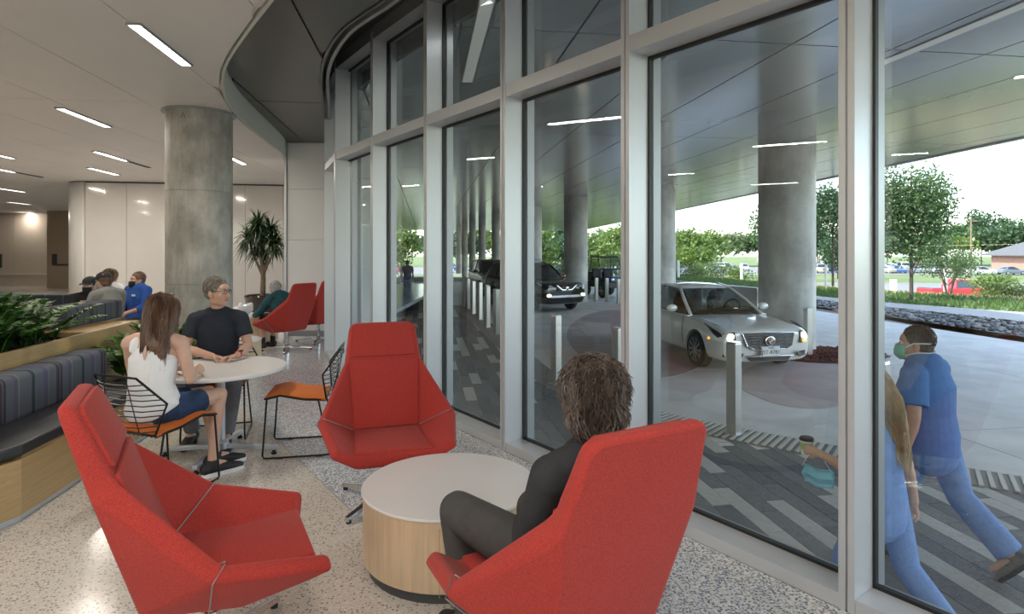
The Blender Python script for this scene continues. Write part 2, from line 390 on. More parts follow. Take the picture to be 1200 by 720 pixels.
# ---- curtain wall: mullions, transoms, sills, panes
cw = struct('wall_right')
def corner_dir(i):
    t = (WP[min(i+1, len(WP)-1)]-WP[max(i-1, 0)]).normalized(); return t, V((t.y, -t.x, 0))
WTOP, TR0, TR1 = 4.14, 2.83, 2.93
mmul = {}
for i, p in enumerate(WP):
    t, n = corner_dir(i); mb = MB(); w = .066
    for sgn in (-1, 1):
        c = p+t*(sgn*(w/4+.0035))+n*(GD/2); mb.prism([(c+t*a_+n*b_)[:2] for a_, b_ in ((-w/4+.0018, -GD/2), (w/4-.0018, -GD/2), (w/4-.0018, GD/2), (-w/4+.0018, GD/2))], 0, WTOP)
    mb.cur = 1
    c = p+n*(GD/2+.012); mb.prism([(c+t*a_+n*b_)[:2] for a_, b_ in ((-.008, -GD/2), (.008, -GD/2), (.008, GD/2), (-.008, GD/2))], 0, WTOP)
    c = p+n*(GD+.06); mb.prism([(c+t*a_+n*b_)[:2] for a_, b_ in ((-.035, -.035), (.035, -.035), (.035, .035), (-.035, .035))], GO, WTOP)
    mb.obj('mullion', [M_ALU, M_ALUD], cw, fix=True)
for i in range(len(WP)-1):
    p, q = WP[i], WP[i+1]; t = (q-p).normalized(); n = V((t.y, -t.x, 0)); a, b = p+t*.036, q-t*.036
    def bar(nm, z0, z1, d0, d1, m):
        k = MB(); k.prism([(a+n*d0)[:2], (b+n*d0)[:2], (b+n*d1)[:2], (a+n*d1)[:2]], z0, z1); return k.obj(nm, m, cw)
    bar('sill', 0, .068, .004, GD, M_ALU); bar('transom', TR0, TR1, .004, GD, M_ALU); bar('header', WTOP-.09, WTOP+.06, .004, GD+.06, M_ALUD)
    bar('outer_base', GO, .05, GD+.02, GD+.08, M_ALUD); bar('outer_cap', TR0+.02, TR1-.02, GD+.02, GD+.08, M_ALUD)
    for z0, z1 in ((.068, TR0), (TR1, WTOP-.09)):
        k = MB(); k.prism([(a+n*(GD-.014))[:2], (b+n*(GD-.014))[:2], (b+n*(GD-.004))[:2], (a+n*(GD-.004))[:2]], z0+.002, z1-.002)
        k.obj('pane', M_GLASS, cw, fix=True)
        g = MB()
        for (e0, e1, y0, y1) in ((0, 1, z0, z0+.016), (0, 1, z1-.02, z1)): g.prism([(lerp(a, b, e0)+n*(GD-.03))[:2], (lerp(a, b, e1)+n*(GD-.03))[:2], (lerp(a, b, e1)+n*GD)[:2], (lerp(a, b, e0)+n*GD)[:2]], y0, y1)
        for e in (a, b-t*.012): g.prism([(e+n*(GD-.03))[:2], (e+t*.012+n*(GD-.03))[:2], (e+t*.012+n*GD)[:2], (e+n*GD)[:2]], z0, z1)
        g.obj('gasket', M_GASKET, cw)
    bar('bulkhead', WTOP+.06, 4.6, .02, GD+.06, M_ALUD)

# ---- end pier (white panels)
M_PANEL = mat('white_glass_panel', (.66, .63, .60), .10, coat=.6, var=.03, vscale=1)
M_PANELW = mat('white_metal_panel', (.74, .745, .74), .32, var=.03, vscale=1.5)
pier = struct('wall_end')
k = MB(); k.prism([(-4.23, 11.23), (-3.16, 11.23), (-3.16, 16.2), (-4.23, 16.2)], 0, 4.4); k.obj('wall_core', M_PANELW, pier)
for z0, z1 in ((.10, 1.80), (1.806, 2.75), (2.756, SZ-.005)):
    k = MB(); k.box(((-4.20-3.13)/2, 11.215, (z0+z1)/2), (1.07, .03, z1-z0)); k.obj('wall_panel', M_PANELW, pier, bevel=.004)
k = MB(); k.box((-4.245, 11.21, SZ/2), (.04, .06, SZ-.01)); k.obj('corner_trim', M_ALU, pier)
k = MB(); k.box((-3.67, 11.205, .05), (1.1, .03, .1)); k.obj('baseboard', M_ALUD, pier)
# ---- far wall with glossy white panels and a rounded corner
farw = struct('wall_far')
A0, A1 = V((-10.45, 14.62, 0)), V((-3.2, 15.95, 0)); ft = (A1-A0).normalized(); fn = V((ft.y, -ft.x, 0))
k = MB(); k.prism([(A0-fn*.03)[:2], (A1-fn*.03)[:2], (A1-fn*.5)[:2], (A0-fn*.5)[:2]], 0, CZ+.2); k.obj('wall_core', M_SEAM, farw)
L_ = (A1-A0).length; npn = 8
for i in range(npn):
    p, q = A0+ft*(L_*i/npn+.004), A0+ft*(L_*(i+1)/npn-.004)
    k = MB(); k.prism([p[:2], q[:2], (q-fn*.03)[:2], (p-fn*.03)[:2]], .1, CZ-.04); k.obj('wall_panel', M_PANEL, farw)
rows = []
for i in range(13):
    a_ = PI/2*i/12; c = A0-fn*.55+ft*-.004; pt = c+fn*(.55*math.cos(a_))-ft*(.55*math.sin(a_)); rows.append([pt+V((0, 0, .1)), pt+V((0, 0, CZ-.02))])
p_ = rows[-1][0]
rows.append([V((p_.x-.3, 29, .1)), V((p_.x-.3, 29, CZ-.02))])
k = MB(); k.grid(rows); o = k.obj('corner_panel', mat('corner_white', (.70, .68, .655), .28), farw, smooth=True, angle=60, fix=True); sm = o.modifiers.new('t', 'SOLIDIFY'); sm.thickness = .03; sm.offset = 0
k = MB(); k.prism([(A0+fn*.012)[:2], (A1+fn*.012)[:2], (A1-fn*.02)[:2], (A0-fn*.02)[:2]], 0, .095); k.obj('baseboard', M_ALUD, farw)
# ---- corridor, left wall, rear wall
M_BEIGE = mat('corridor_beige', (.60, .52, .43), .25, var=.04, vscale=.8)
bk = struct('wall_back')
for i in range(7):
    k = MB(); k.box((-31+1.9*i, 27.0, 1.655), (1.89, .12, 3.31)); k.obj('wall_panel', M_BEIGE, bk)
for i in range(3):
    k = MB(); k.box((-18.9+2.0*i, 25.6, 1.655), (1.98, .12, 3.31)); k.obj('wall_panel', mat('corridor_tan', (.40, .315, .235), .4), bk)
k = MB(); k.box((-18.8, 25.5, 1.0), (1.6, .06, .06)); k.obj('hand_rail', mat('rail_dark', (.10, .085, .07), .4), bk)
k = MB(); k.box((-25, 26.92, .55), (13, .05, .1)); k.obj('crash_rail', mat('rail_white', (.62, .58, .52), .4), bk)
wl = MB(); wl.box((-32.1, 11, 1.7), (.2, 36, 3.5)); o = wl.obj('wall_left', M_BEIGE); o['kind'] = 'structure'
rw = struct('wall_rear')                           # glazed wall behind the photographer
for i in range(13):
    x = -31.5+i*3.2
    if x > 7.7: break
    k = MB(); k.box((x, -6.15, 2.1), (.08, .18, 4.2)); k.obj('mullion', M_ALU, rw)
    if x+3.2 < 8.2:
        k = MB(); k.box((x+1.6, -6.15, 3.0), (3.1, .012 if x > -14 else .10, 2.36)); k.obj('pane' if x > -14 else 'wall_panel', M_GLASS if x > -14 else M_PANELW, rw)  # left bays made solid to keep sky glow out of the glazing reflections
k = MB(); k.box((-12, -6.15, 2.9), (39.5, .16, .1)); k.obj('transom', M_ALU, rw)
k = MB(); k.box((-12, -6.15, .9), (39.5, .16, 1.8)); k.obj('blocking_spandrel', M_PANELW, rw)  # added solid band, hides the sunlit ground from reflections in the glass

# ---- exterior wall running on beyond the pier
ew = struct('wall_outer')
pts = [V((-2.9, 11.5, 0)), V((-4.6, 17, 0)), V((-7, 30, 0)), V((-9.8, 46, 0)), V((-12.5, 62, 0))]
M_OUT = mat('outer_cladding', (.30, .29, .28), .25, metal=.3)
for p, q in zip(pts, pts[1:]):
    t = (q-p).normalized(); n = V((t.y, -t.x, 0)); l = (q-p).length; m_ = max(2, int(l/2.2))
    for i in range(m_):
        a, b = p+t*(l*i/m_+.02), p+t*(l*(i+1)/m_-.02)
        k = MB(); k.prism([a[:2], b[:2], (b-n*.2)[:2], (a-n*.2)[:2]], GO, KZ+.3); k.obj('cladding_panel', M_OUT, ew)

# ---- canopy over the drive
can = struct('ceiling_canopy')
mb = MB(); region(mb, uWall, lambda v: uEdge(v)-.03, -10, 66, KZ+.035, KZ+2.3, 40); mb.obj('canopy_shade_slab', M_ALUD, can)  # unseen upper mass added so the shadow reaches over the sidewalk
panels(can, 'canopy_panel', M_CANOPY, KZ, .03, [-26+1.2*k-.05 for k in range(0, 38)], [-9.6, -4.4, .8, 6., 11.2, 16.4, 21.6, 26.8, 32, 42, 54, 66], lambda v: uWall(v)+.02, lambda v: uEdge(v)-.02, .022, 8)
ce = MB(); rows = []
for i in range(61):
    v = lerp(-10, 66, i/60); p = UV(uEdge(v), v); rows.append([p+V((0, 0, KZ-.03)), p+V((.12, 0, KZ-.03)), p+V((.12, 0, KZ+2.3)), p+V((0, 0, KZ+2.3))])
ce.grid(rows, True).obj('canopy_shade_edge', M_CANOPY, can, smooth=True, fix=True)  # edge carried up with the slab to lengthen its shadow

# slot lamps flush in the canopy; the far one is added for light below
M_CLAMP = mat('canopy_fill_glow', (.55, .56, .54), .4, emit=(1, .97, .92), estr=.06)
nm_ = 0
for (u, v, ln, lb) in ((.55, 6.6, 2.7, 'pale slot lamp in the canopy above the third pane, long and diagonal'), (5.4, 5.6, 2.2, 'pale slot lamp in the canopy near the right frame edge'), (8.4, 20.5, 2.4, 'pale slot lamp in the canopy beyond the white sedan')):
    c = UV(u, v, KZ-.004); t = thing('canopy_light', lb, 'light', c, math.atan2(D.y, D.x)-PI/2, 'slot lamps in the canopy')
    k = MB(); k.box((0, 0, 0), (.16, ln, .012)); k.obj('frame', M_ALUD, t)
    k = MB(); k.box((0, 0, -.004), (.13, ln-.03, .012)); k.obj('diffuser', M_CLAMP, t)
    ld = bpy.data.lights.new('canopy_fill_glow', 'AREA'); ld.shape = 'RECTANGLE'; ld.size = .13; ld.size_y = ln; ld.energy = 3; lo = bpy.data.objects.new('canopy_fill_glow', ld); COL.objects.link(lo); lo.parent = t; lo.location = (0, 0, -.03)  # unlit slots given area light to brighten the space under the canopy

# ---- ground outside
M_CONC = mat('drive_concrete', (.64, .615, .575), .7, bump=.15, bscale=90, var=.16, vscale=1.3)
M_REDC = mat('red_concrete', (.43, .355, .335), .7, bump=.15, bscale=90, var=.15, vscale=1.5)
gr = struct('ground')
k = MB(); k.box((-29, 10, GO-.45), (82, 80, .8)); o = k.obj('ground_base', mat('ground_earth', (.18, .17, .16), .9), gr); o.location.z = -.012
slab_w = 3.9
for i in range(-2, 5):
    for j in range(0, 12):
        c = UV(2.2+slab_w*i+slab_w/2, -1.5+slab_w*j+slab_w/2, GO-.03)
        if c.x > 12.0 or c.y > 42: continue
        if (i, j) and c.x < -9: continue
        k = MB(); h = slab_w/2-.008; k.prism([(E*a_+D*b_)[:2] for a_, b_ in ((-h, -h), (h, -h), (h, h), (-h, h))], -.03, .02)
        k.obj('concrete_slab', M_CONC, gr, loc=c+V((0, 0, .008)))
def patch(name, pix, m, z):
    pts = [G(x, y, GO) for x, y in pix]; q = pts+[pts[0]]
    for _ in range(3):
        r = []
        for a, b in zip(q, q[1:]): r += [a*.75+b*.25, a*.25+b*.75]
        q = r+[r[0]]
    k = MB(); k.prism([p[:2] for p in q[:-1]], GO-.02, z); return k.obj(name, m, gr)
patch('coloured_concrete', [(655, 390), (690, 366), (735, 362), (790, 385), (828, 408), (822, 432), (775, 446), (700, 440)], M_REDC, GO+.004)
patch('coloured_concrete', [(858, 452), (880, 425), (950, 421), (1010, 428), (1010, 470), (960, 482), (905, 474)], M_REDC, GO+.004)

# bollard line and tactile strip
BL = [G(x, y, GO) for x, y in ((582, 392), (615, 419), (652, 451), (733, 478), (800, 497), (860, 510), (1000, 541), (1200, 577))]
BL = [V((-2.2, 23.5, GO)), V((-1.0, 18.6, GO)), V((-.42, 15.35, GO)), V((.20, 12.1, GO)), V((.72, 9.59, GO)), V((1.50, 8.25, GO)), V((2.05, 7.55, GO)), V((2.68, 6.97, GO)), V((3.75, 6.15, GO)), V((4.75, 5.45, GO)), V((7.5, 3.7, GO)), V((9, 2.6, GO))]
BLs = smooth_poly(BL, 2)
def along(poly, step, start=0.):
    out = []; acc = start
    for a, b in zip(poly, poly[1:]):
        l = (b-a).length; t = (b-a)/l
        while acc < l: out.append((a+t*acc, t)); acc += step
        acc -= l
    return out
tac = MB(); rows = []
for i, p in enumerate(BLs):
    t = (BLs[min(i+1, len(BLs)-1)]-BLs[max(i-1, 0)]).normalized(); n = V((t.y, -t.x, 0)); rows.append([V((*(p+n*.30)[:2], GO+.006)), V((*(p-n*.22)[:2], GO+.006))])
tac.grid(rows).obj('tactile_strip', mat('tactile_base', (.20, .19, .17), .7), gr, fix=True)
rib = None; M_RIB = mat('tactile_rib', (.50, .47, .41), .6)
for p, t in along(BLs[20:], .085):
    if rib is None:
        k = MB(); k.box((0, 0, 0), (.036, .50, .012)); rib = k.mesh('tactile_rib', M_RIB)
    o = link('tactile_rib', rib, gr); o.location = (p.x+t.y*.04, p.y-t.x*.04, GO+.012); o.rotation_euler.z = math.atan2(t.y, t.x)

# pavers
uB = ufun([p+V((-.25, -.12, 0)) for p in BLs])
PM = [mat('paver_dark', (.122, .123, .125), .75, bump=.2, bscale=120, var=.2, vscale=14), mat('paver_mid', (.168, .165, .16), .75, bump=.2, bscale=120, var=.2, vscale=14), mat('paver_light', (.47, .445, .40), .75, bump=.2, bscale=120, var=.12, vscale=14)]
pw, pl = .165, .86
pmesh = []
for m in PM:
    k = MB(); k.prism([(E*a_+D*b_)[:2] for a_, b_ in ((-pw/2+.003, -pl/2+.003), (pw/2-.003, -pl/2+.003), (pw/2-.003, pl/2-.003), (-pw/2+.003, pl/2-.003))], -.02, 0); pmesh.append(k.mesh('paver', m))
cand = []
for i in range(-70, 70):
    for j in range(-3, 34):
        u = i*pw; v = j*pl+(i % 3)*pl/3.+((i*7) % 5)*.03
        if v < -1 or v > 27: continue
        if uWall(v)-.02 < u-pw/2 and u+pw/2 < uB(v)+.1:
            p = UV(u, v, GO+.004)
            r = R.random(); mi = 2 if (r < .17) else (1 if r < .5 else 0)
            depth = max(.5, p.y); px = 600+700*p.x/depth
            inview = 380 < px < 1230 and p.y > 2
            cand.append((p.y**2+p.x**2 if inview else 1e6+p.y, p, mi))
cand.sort(key=lambda c: c[0])
rest = MB()
for n_, (s_, p, mi) in enumerate(cand):
    if n_ < 300:
        o = link('paver', pmesh[mi], gr); o.location = p+V((0, 0, R.uniform(-.0015, .0015)))
    else:
        rest.cur = mi; h = pw/2-.003; g = pl/2-.003
        rest.prism([(p+E*a_+D*b_)[:2] for a_, b_ in ((-h, -g), (h, -g), (h, g), (-h, g))], GO-.016, GO+.004)
stuff(rest.obj('far_pavers', PM, gr))
k = MB(); region(k, uWall, lambda v: uB(v)+.25, -4, 30, GO-.05, GO-.004, 40); k.obj('paver_bed', M_SEAM, gr)

# strips beyond the drive: gravel, sidewalk, grass, straw, road, far ground
def strip(name, inner, outer, z0, z1, m, parent=gr, n=24):
    a, b = smooth_poly(inner), smooth_poly(outer)
    def res(poly):
        ls = [0]
        for p, q in zip(poly, poly[1:]): ls.append(ls[-1]+(q-p).length)
        t = np.linspace(0, ls[-1], n); return [(float(np.interp(x, ls, [p.x for p in poly])), float(np.interp(x, ls, [p.y for p in poly]))) for x in t]
    ra, rb = res(a), res(b); k = MB()
    k.grid([[(p[0], p[1], z0), (q[0], q[1], z1)] for p, q in zip(ra, rb)]); return k.obj(name, m, parent, fix=True), ra, rb
L1 = [(8.6, 48), (9.5, 36), (11.85, 22.1), (12.77, 14.9), (13.2, 8), (13, -10)]
L2 = [(9.6, 49), (10.5, 36), (13.2, 24.7), (15.2, 17.9), (16.5, 10), (17, -10)]
L3 = [(11, 50), (12, 35.9), (14.8, 24.3), (17.6, 20.0), (22, 13), (26, -10)]
L4 = [(13, 56), (14.4, 43), (17.6, 28.9), (21.1, 24.7), (28, 17), (38, -10)]
L5 = [(15, 62), (16.6, 46), (20.2, 32), (24.5, 28), (33, 20), (50, -10)]
M_SIDE = mat('sidewalk_concrete', (.34, .33, .315), .75, bump=.1, bscale=80, var=.08, vscale=2)
M_GRASS = mat('grass_ground', (.085, .135, .028), .9, var=.35, vscale=3)
M_STRAW = mat('straw_ground', (.22, .18, .095), .9, var=.3, vscale=3)
M_ROAD = mat('road_asphalt', (.19, .185, .18), .85, var=.1, vscale=1)
_, g1, g2 = strip('gravel_bed', L1, L2, GO+.01, GO+.01, mat('gravel_bed', (.17, .165, .16), .9, var=.4, vscale=12), n=40)
strip('sidewalk', L2, L3, GO+.06, GO+.06, M_SIDE)
_, g3, g4 = strip('grass_verge', L3, L4, GO+.05, GO+.12, M_GRASS, n=40)
_, g5, g6 = strip('straw_verge', L4, L5, GO+.12, GO-.3, M_STRAW, n=40)
L6 = [(-30, 90), (10, 80), (19, 52), (25, 37), (30, 33), (40, 24), (62, -10)]
strip('planted_slope', L5, L6[2:], GO-.3, -2.6, mat('slope_planting', (.30, .27, .12), .9, var=.4, vscale=2))
k = MB(); k.add([(-300, 45, -2.62), (400, 45, -2.62), (400, 420, -2.62), (-300, 420, -2.62)], [(0, 1, 2, 3)])
o = k.obj('far_ground', mat('far_lawn', (.13, .17, .05), .95, var=.3, vscale=.08), gr)
k = MB(); k.add([(18, -40, -2.64), (400, -40, -2.64), (400, 46, -2.64), (18, 46, -2.64)], [(0, 1, 2, 3)]); k.obj('far_ground', M_STRAW, gr)
k = MB(); k.box((60, 64, -2.6), (500, 20, .06)); k.obj('road', M_ROAD, gr)
k = MB(); k.box((60, 53.6, -2.55), (500, .5, .2)); k.obj('kerb', M_SIDE, gr)
k = MB(); k.box((60, 74.4, -2.55), (500, .5, .2)); k.obj('kerb', M_SIDE, gr)
k = MB(); k.box((30, 128, -2.6), (330, 46, .06)); k.obj('car_park', mat('lot_concrete', (.20, .195, .19), .85, var=.1, vscale=.6), gr)
# ================================================================ COLUMNS, LAMPS
def concrete(name, col, seed, vs=2.2, streak=.35):
    m = bpy.data.materials.new(name); m.use_nodes = True
    t, N, L = nodes_of(m); b = N['Principled BSDF']; b.inputs['Roughness'].default_value = .55
    tc = N.new('ShaderNodeTexCoord'); mp = N.new('ShaderNodeMapping'); mp.inputs['Location'].default_value = (seed, seed*.7, seed*.3); L.new(tc.outputs['Object'], mp.inputs[0])
    def nz(sc, stretch, det=6):
        m2 = N.new('ShaderNodeMapping'); m2.inputs['Scale'].default_value = stretch; L.new(mp.outputs[0], m2.inputs[0])
        n = N.new('ShaderNodeTexNoise'); n.inputs['Scale'].default_value = sc; n.inputs['Detail'].default_value = det; n.inputs['Roughness'].default_value = .62; L.new(m2.outputs[0], n.inputs['Vector']); return n
    a = nz(vs, (1, 1, .8)); c = nz(vs*3.2, (1, 1, .18)); d = nz(26, (1, 1, 1), 2)
    r1 = N.new('ShaderNodeValToRGB'); r1.color_ramp.elements[0].position = .35; r1.color_ramp.elements[1].position = .66
    r1.color_ramp.elements[0].color = (*[x*.72 for x in col], 1); r1.color_ramp.elements[1].color = (*[min(1, x*1.22) for x in col], 1); L.new(a.outputs['Fac'], r1.inputs[0])
    r2 = N.new('ShaderNodeValToRGB'); r2.color_ramp.elements[0].position = .3; r2.color_ramp.elements[1].position = .75
    r2.color_ramp.elements[0].color = (.62, .61, .58, 1); r2.color_ramp.elements[1].color = (1, 1, 1, 1); L.new(c.outputs['Fac'], r2.inputs[0])
    mx = N.new('ShaderNodeMix'); mx.data_type = 'RGBA'; mx.blend_type = 'MULTIPLY'; mx.inputs[0].default_value = streak*1.6; L.new(r1.outputs[0], mx.inputs[6]); L.new(r2.outputs[0], mx.inputs[7])
    L.new(mx.outputs[2], b.inputs['Base Color'])
    bp = N.new('ShaderNodeBump'); bp.inputs['Strength'].default_value = .25; bp.inputs['Distance'].default_value = .01; L.new(d.outputs['Fac'], bp.inputs['Height']); L.new(bp.outputs[0], b.inputs['Normal']); return m
def column(x, y, r, z0, z1, m, label, seam=True, collar=False):
    t = thing('concrete_column', label, 'column', (x, y, z0))
    k = MB(); prof = [(r, 0)]
    h = z1-z0
    for zz in (h*.36, h*.70): prof += [(r, zz-.008), (r-.006, zz-.004), (r-.006, zz+.004), (r, zz+.008)]
    prof += [(r, h)]
    k.lathe(prof, 64).obj('shaft', m, t, smooth=True)
    if collar:
        k = MB(); k.lathe([(r+.002, h-.02), (r+.045, h-.02), (r+.045, h+.02), (r+.002, h+.02)], 64); k.obj('collar', M_ALUD, t, smooth=True)
        k = MB(); k.limb([(-.02, -r+.004, h-.13), (0, -r+.004, h-.08), (.02, -r+.004, h-.13)], [.008]*3, seg=6); k.obj('lifting_mark', M_SEAM, t)
    else:
        for a in (-2.0,):
            k = MB(); k.beam((r*math.cos(a), r*math.sin(a), 0), (r*math.cos(a), r*math.sin(a), h), .02, .012, (math.cos(a), math.sin(a), 0)); k.obj('form_seam', m, t)
    return t
column(-3.88, 7.42, .375, 0, CZ, concrete('concrete_inside', (.42, .405, .37), 3.1, 3.4, .55), 'mottled concrete column inside the lobby behind the dining table', collar=True)
MCO = concrete('concrete_outside', (.60, .575, .53), 9.7, 1.5)
ga = thing
column(5.93, 12.9, .57, GO, KZ+.02, MCO, 'thickest concrete column outside, beside the white sedan')
column(5.20, 20.6, .43, GO, KZ+.02, MCO, 'concrete column outside rising behind the roof of the white sedan')
column(2.70, 25.3, .50, GO, KZ+.02, MCO, 'concrete column outside just right of the black car')
cB = column(1.05, 31, .50, GO, KZ+.02, MCO, 'concrete column with grey and red painted base behind the black car')
k = MB(); k.lathe([(.505, .75), (.505, 1.75)], 48); k.obj('grey_band', mat('paint_grey', (.16, .18, .21), .5), cB, smooth=True)
k = MB(); k.lathe([(.507, .45), (.507, .75)], 48); k.obj('red_band', mat('paint_red', (.45, .05, .06), .5), cB, smooth=True)
for i, (px, y) in enumerate([(581, 36), (565, 40.5), (553.5, 45), (544.5, 50), (537.5, 56)]):
    x = (px-600)/FPX*y; nm = ['nearest', 'second', 'third', 'fourth', 'last'][i]
    column(x, y, .25, GO, KZ+.02, MCO, f'slim distant concrete column, {nm} in the receding row above the bollards')

def lamp_mat(n, col, e): return mat(n, (.9, .9, .9), .5, emit=col, estr=e)
M_DIFF = lamp_mat('lamp_diffuser', (1, .93, .84), LAMP_EMIT)
FIX = []
def fixture(p, length=1.06, label=None, slot=False, width=.085, light=True, group=None):
    t = thing('ceiling_light', label, 'ceiling light', p, math.atan2(D.y, D.x)-PI/2, group)
    k = MB(); w, l = width/2, length/2
    for x in (-w-.006, w+.006): k.box((x, 0, -.002), (.012, length+.024, .022))
    for y in (-l-.006, l+.006): k.box((0, y, -.002), (width, .012, .022))
    k.obj('frame', M_ALUD, t)
    k = MB(); k.box((0, 0, .004), (width, length, .012)); k.obj('diffuser', M_DIFF, t)
    if slot:
        k = MB(); k.box((0, l+.50, -.003), (width*.8, .92, .012)); k.obj('air_slot', M_SEAM, t)
    if light:
        ld = bpy.data.lights.new('fixture_light', 'AREA'); ld.shape = 'RECTANGLE'; ld.size = width; ld.size_y = length; ld.energy = LAMP_W; ld.color = (1, .92, .82)
        lo = bpy.data.objects.new('fixture_light', ld); COL.objects.link(lo); lo.parent = t; lo.location = (0, 0, -.02)
    return t
def fx(pa, pb, label, **kw):
    a, b = G(*pa, CZ), G(*pb, CZ); c = (a+b)/2; fixture(V((c.x, c.y, CZ-.006)), max(.9, min(1.15, (b-a).length)), label, **kw)
fx((157, 27), (218, 75), 'long bright slot light in white ceiling, nearest one in view')
fx((72, 126), (125, 148), 'slot light in white ceiling left of the concrete column top')
fx((112, 177), (147, 188), 'slot light with dark air slot at its end, near the column', slot=True)
fx((106, 196), (137, 205), 'slot light just above the corner of the glossy white far wall')
fx((271, 184), (285, 192), 'slot light just right of the concrete column')
fx((-14, 195), (12, 201), 'slot light with dark air slot at the far left of the ceiling', slot=True)
fx((0, 220), (26, 225), 'slot light at left, between the air slot and the corridor lights')
fx((10, 236), (35, 240), 'slot light over the corridor mouth, second from the back')
fx((20, 247), (40, 251), 'slot light over the corridor mouth, farthest back')
fx((-14, 178), (3, 183), 'slot light cut off by the left edge of the view')
n_ = 0
for (u, v) in [(-.19, .2), (-2.19, .4), (-4.19, -.6), (1.81, -.9), (3.4, -3.2), (.8, -3.4), (-1.2, -3), (-5.2, 3), (-7.2, 1.4), (-8.2, 5.5), (-9.2, 9.5), (-11.2, 3.5), (-6.2, -3.2), (-12, -2)]:
    fixture(UV(u, v, CZ-.006), 1.06, f'slot light in the white ceiling out of view, {ORD[n_]} counted from above the camera', group='slot lights out of view'); n_ += 1

# ================================================================ FURNITURE
def noise_fabric(name, col, rough=.95, sc=260, var=.25, bump=.35):
    m = bpy.data.materials.new(name); m.use_nodes = True
    t, N, L = nodes_of(m); b = N['Principled BSDF']; b.inputs['Roughness'].default_value = rough; b.inputs['Specular IOR Level'].default_value = .15
    b.inputs['Sheen Weight'].default_value = .08; b.inputs['Sheen Roughness'].default_value = .5
    tc = N.new('ShaderNodeTexCoord'); n = N.new('ShaderNodeTexNoise'); n.inputs['Scale'].default_value = sc; n.inputs['Detail'].default_value = 2; L.new(tc.outputs['Object'], n.inputs['Vector'])
    r = N.new('ShaderNodeValToRGB'); r.color_ramp.elements[0].position = .3; r.color_ramp.elements[1].position = .7
    r.color_ramp.elements[0].color = (*[c*(1-var) for c in col], 1); r.color_ramp.elements[1].color = (*[min(1, c*(1+var)) for c in col], 1)
    L.new(n.outputs['Fac'], r.inputs[0]); L.new(r.outputs[0], b.inputs['Base Color'])
    bp = N.new('ShaderNodeBump'); bp.inputs['Strength'].default_value = bump; bp.inputs['Distance'].default_value = .003; L.new(n.outputs['Fac'], bp.inputs['Height']); L.new(bp.outputs[0], b.inputs['Normal']); return m
def wood(name, col, axis=(14, 14, .7)):
    m = bpy.data.materials.new(name); m.use_nodes = True
    t, N, L = nodes_of(m); b = N['Principled BSDF']; b.inputs['Roughness'].default_value = .42
    tc = N.new('ShaderNodeTexCoord'); mp = N.new('ShaderNodeMapping'); mp.inputs['Scale'].default_value = axis; L.new(tc.outputs['Object'], mp.inputs[0])
    n = N.new('ShaderNodeTexNoise'); n.inputs['Scale'].default_value = 4; n.inputs['Detail'].default_value = 8; n.inputs['Distortion'].default_value = .6; L.new(mp.outputs[0], n.inputs['Vector'])
    r = N.new('ShaderNodeValToRGB'); r.color_ramp.elements[0].position = .32; r.color_ramp.elements[1].position = .7
    r.color_ramp.elements[0].color = (*[c*.84 for c in col], 1); r.color_ramp.elements[1].color = (*[min(1, c*1.08) for c in col], 1)
    L.new(n.outputs['Fac'], r.inputs[0]); L.new(r.outputs[0], b.inputs['Base Color']); return m
M_RED = noise_fabric('red_wool', (.40, .046, .036))
M_PIPE = mat('seam_piping', (.26, .25, .24), .5)
M_CHROME = mat('chrome', (.72, .72, .73), .12, metal=1.)
M_SILVER = mat('silver_paint', (.52, .55, .59), .35, metal=.5)
M_RUB = mat('rubber_black', (.015, .015, .015), .6)
M_TOP = mat('white_laminate', (.74, .72, .70), .28, var=.02, vscale=3)
M_EDGE = mat('white_edge', (.80, .80, .79), .3)
M_MAPLE = wood('maple_veneer', (.64, .47, .30), (10, 10, .5))
M_OAK = wood('oak_veneer', (.50, .335, .155), (5, .5, 22))
M_BLACKW = mat('black_wire', (.012, .012, .013), .35, metal=.4)
M_ORANGE = noise_fabric('orange_felt', (.66, .165, .022), sc=180, var=.15)

